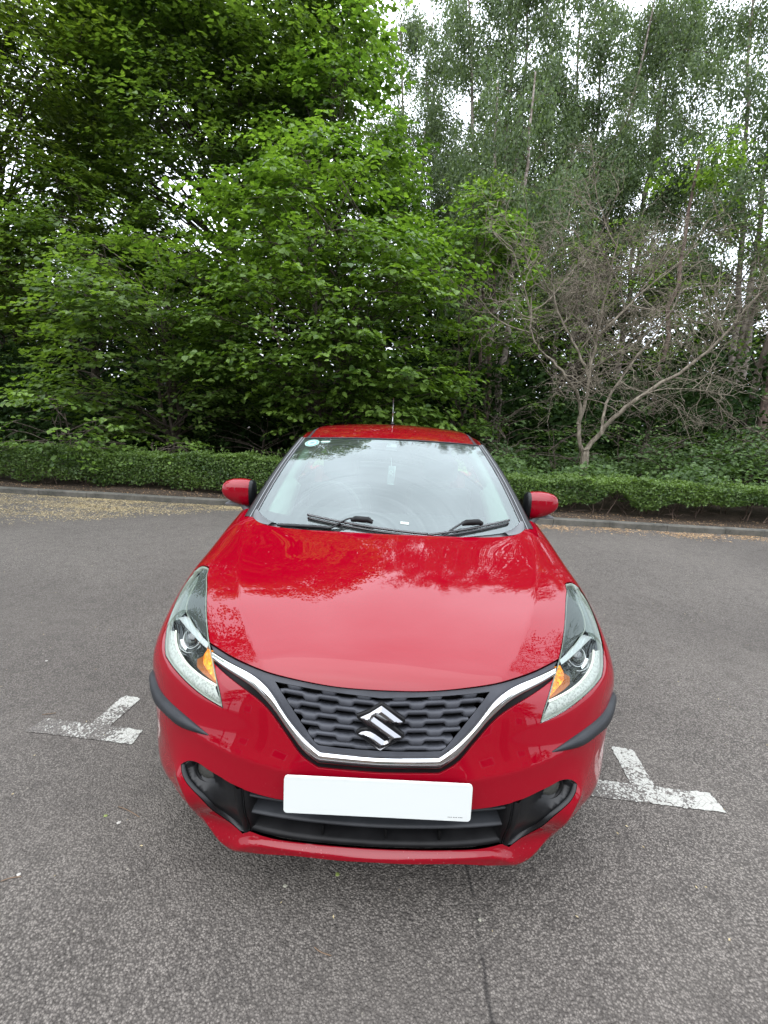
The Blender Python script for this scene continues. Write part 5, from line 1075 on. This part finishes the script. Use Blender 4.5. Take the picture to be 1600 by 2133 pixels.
tag(leaf_mesh('bed_litter', P, rvec(n, .1), rng.normal(0, .4, (n, 3))+[0, 0, 1], L, L*.5, lit_o, None, 'small', rng.random(n)*.7), 'dead leaves and twigs on the soil strip behind the kerb', 'litter', kind='stuff')
# individual bits on the near tarmac
twig_m = mat('twig', (.14, .09, .055), .8); pale_leaf = mat('pale_leaf_bit', (.26, .25, .20), .7); green_bit = mat('green_leaf_bit', (.16, .20, .05), .6); stone_m = mat('white_stone', (.32, .30, .27), .7)
def twig(pts, label):
    P = [px(x, y, 0)*0+ground_px(x, y) for x, y in pts]; P = np.array(P); P[:, 2] = .004; mb = MB(); mb.tube(sp3(P, 12) if len(P) > 2 else P, .0016, 5); tag(mb.build('twig', twig_m), label, 'twig')
def ground_px(x, y):
    d = AX[2]+(x-800)/FPX*AX[0]+(1066.5-y)/FPX*AX[1]; return CAMP+d*(-CAMP[2]/d[2])
twig([(247, 1682), (268, 1690), (291, 1704)], 'thin reddish twig on the tarmac below the left parking mark')
twig([(2, 1838), (22, 1831), (44, 1828)], 'short dark twig at the left edge of the tarmac beside a white crumb')
twig([(88, 1490), (104, 1488), (117, 1486)], 'tiny dark twig on the tarmac just above the left parking mark')
twig([(655, 1975), (668, 1985), (690, 1993)], 'short dark twig on the open tarmac below the front of the car')
def crumb(x, y, s, m, label, cat):
    c = ground_px(x, y); bm = bmesh.new(); bmesh.ops.create_icosphere(bm, subdivisions=2, radius=s)
    for v in bm.verts: v.co = Vector((v.co.x*rng.uniform(.8, 1.5), v.co.y*rng.uniform(.7, 1.2), v.co.z*.35)); 
    me = bpy.data.meshes.new(cat); bm.to_mesh(me); bm.free(); o = link(cat, me, m); o.location = Vector(c)+Vector((0, 0, s*.3)); tag(o, label, cat.replace('_', ' '))
crumb(248, 1714, .007, stone_m, 'pale grey chip on the tarmac left of the number plate', 'stone_chip')
crumb(40, 1822, .006, stone_m, 'white crumb on the tarmac at the left edge', 'stone_chip')
crumb(97, 1377, .007, stone_m, 'small white chip on the tarmac far left of the headlight', 'stone_chip')
crumb(594, 1846, .006, pale_leaf, 'pale crumpled leaf bit on the tarmac below the car lip', 'leaf_bit')
crumb(1000, 1917, .005, pale_leaf, 'whitish leaf scrap on the tarmac beside the crack', 'leaf_bit')
crumb(220, 1700, .006, green_bit, 'tiny yellow-green leaf bit beside the grey chip', 'leaf_bit')
crumb(703, 1822, .007, green_bit, 'yellow-green leaf bit in the shade under the car lip', 'leaf_bit')
crumb(1208, 1547, .009, stone_m, 'white speck on the tarmac right of the corner protector', 'stone_chip') if False else None

# ---- across the car park, behind the viewpoint (seen only as reflections in the chrome and paint)
brick = mat('tan_brick', (.30, .21, .14), .85); k = NB(brick); o = k.obj(); bt = k.n('ShaderNodeTexBrick', {'Vector': k.n('ShaderNodeMapping', {'Vector': o, 'Rotation': (R(90), 0, 0)}).outputs[0], 'Color1': (.34, .24, .16, 1), 'Color2': (.22, .14, .10, 1), 'Mortar': (.3, .28, .25, 1), 'Scale': 4.0}); k.l(bt.outputs['Color'], k.b.inputs['Base Color'])
tile = mat('roof_tile', (.07, .055, .05), .8); wfr = mat('window_frame_white', (.7, .7, .68), .5); wgl = mat('window_pane', (.03, .035, .04), .08, 0, .6)
def house(x, label):
    y = -21.0; root = tag(empty('brick_house', (x, y, 0)), label, 'house', 'brick houses across the car park')
    mb = MB(); mb.box((x, y, 2.7), (8, 7, 5.4)); mb.build('wall', brick, root, smooth=False)
    mb = MB(); mb.add([(x-4.3, y-3.9, 5.3), (x+4.3, y-3.9, 5.3), (x+4.3, y+3.9, 5.3), (x-4.3, y+3.9, 5.3), (x-4.3, y, 8.0), (x+4.3, y, 8.0)], [(0, 1, 5, 4), (2, 3, 4, 5), (0, 4, 3), (1, 2, 5), (3, 2, 1, 0)]); mb.build('roof', tile, root, smooth=False)
    for dx in (-2.4, 2.4):
        for z in (1.5, 4.1):
            mb = MB(); mb.box((x+dx, y+3.52, z), (1.5, .10, 1.25)); f = mb.build('window', wfr, root, smooth=False); mb = MB(); mb.box((x+dx, y+3.575, z), (1.34, .02, 1.09)); mb.build('pane', wgl, f, smooth=False)
    mb = MB(); mb.box((x, y+3.53, 1.05), (.95, .08, 2.1)); mb.build('door', mat('door_green', (.03, .09, .05), .4) if 'door_green' not in bpy.data.materials else bpy.data.materials['door_green'], root, smooth=False)
house(-9.5, 'brick house across the car park, off to the left'); house(.5, 'brick house straight across the car park'); house(10.5, 'brick house across the car park, off to the right')
for x, lab in ((-17, 'round green tree at the left end of the houses'), (18, 'round green tree at the right end of the houses')):
    leafy_tree('street_tree', lab, 'tree', (x, -18, 0), 1, ell_clumps((x, -18, 5.5), (3.2, 3, 3.6), 40, 1.2, 0, .5), L_maple, .3, 'broad', 10, .8, .3, .2, 8, .9, trunk_r=.2)
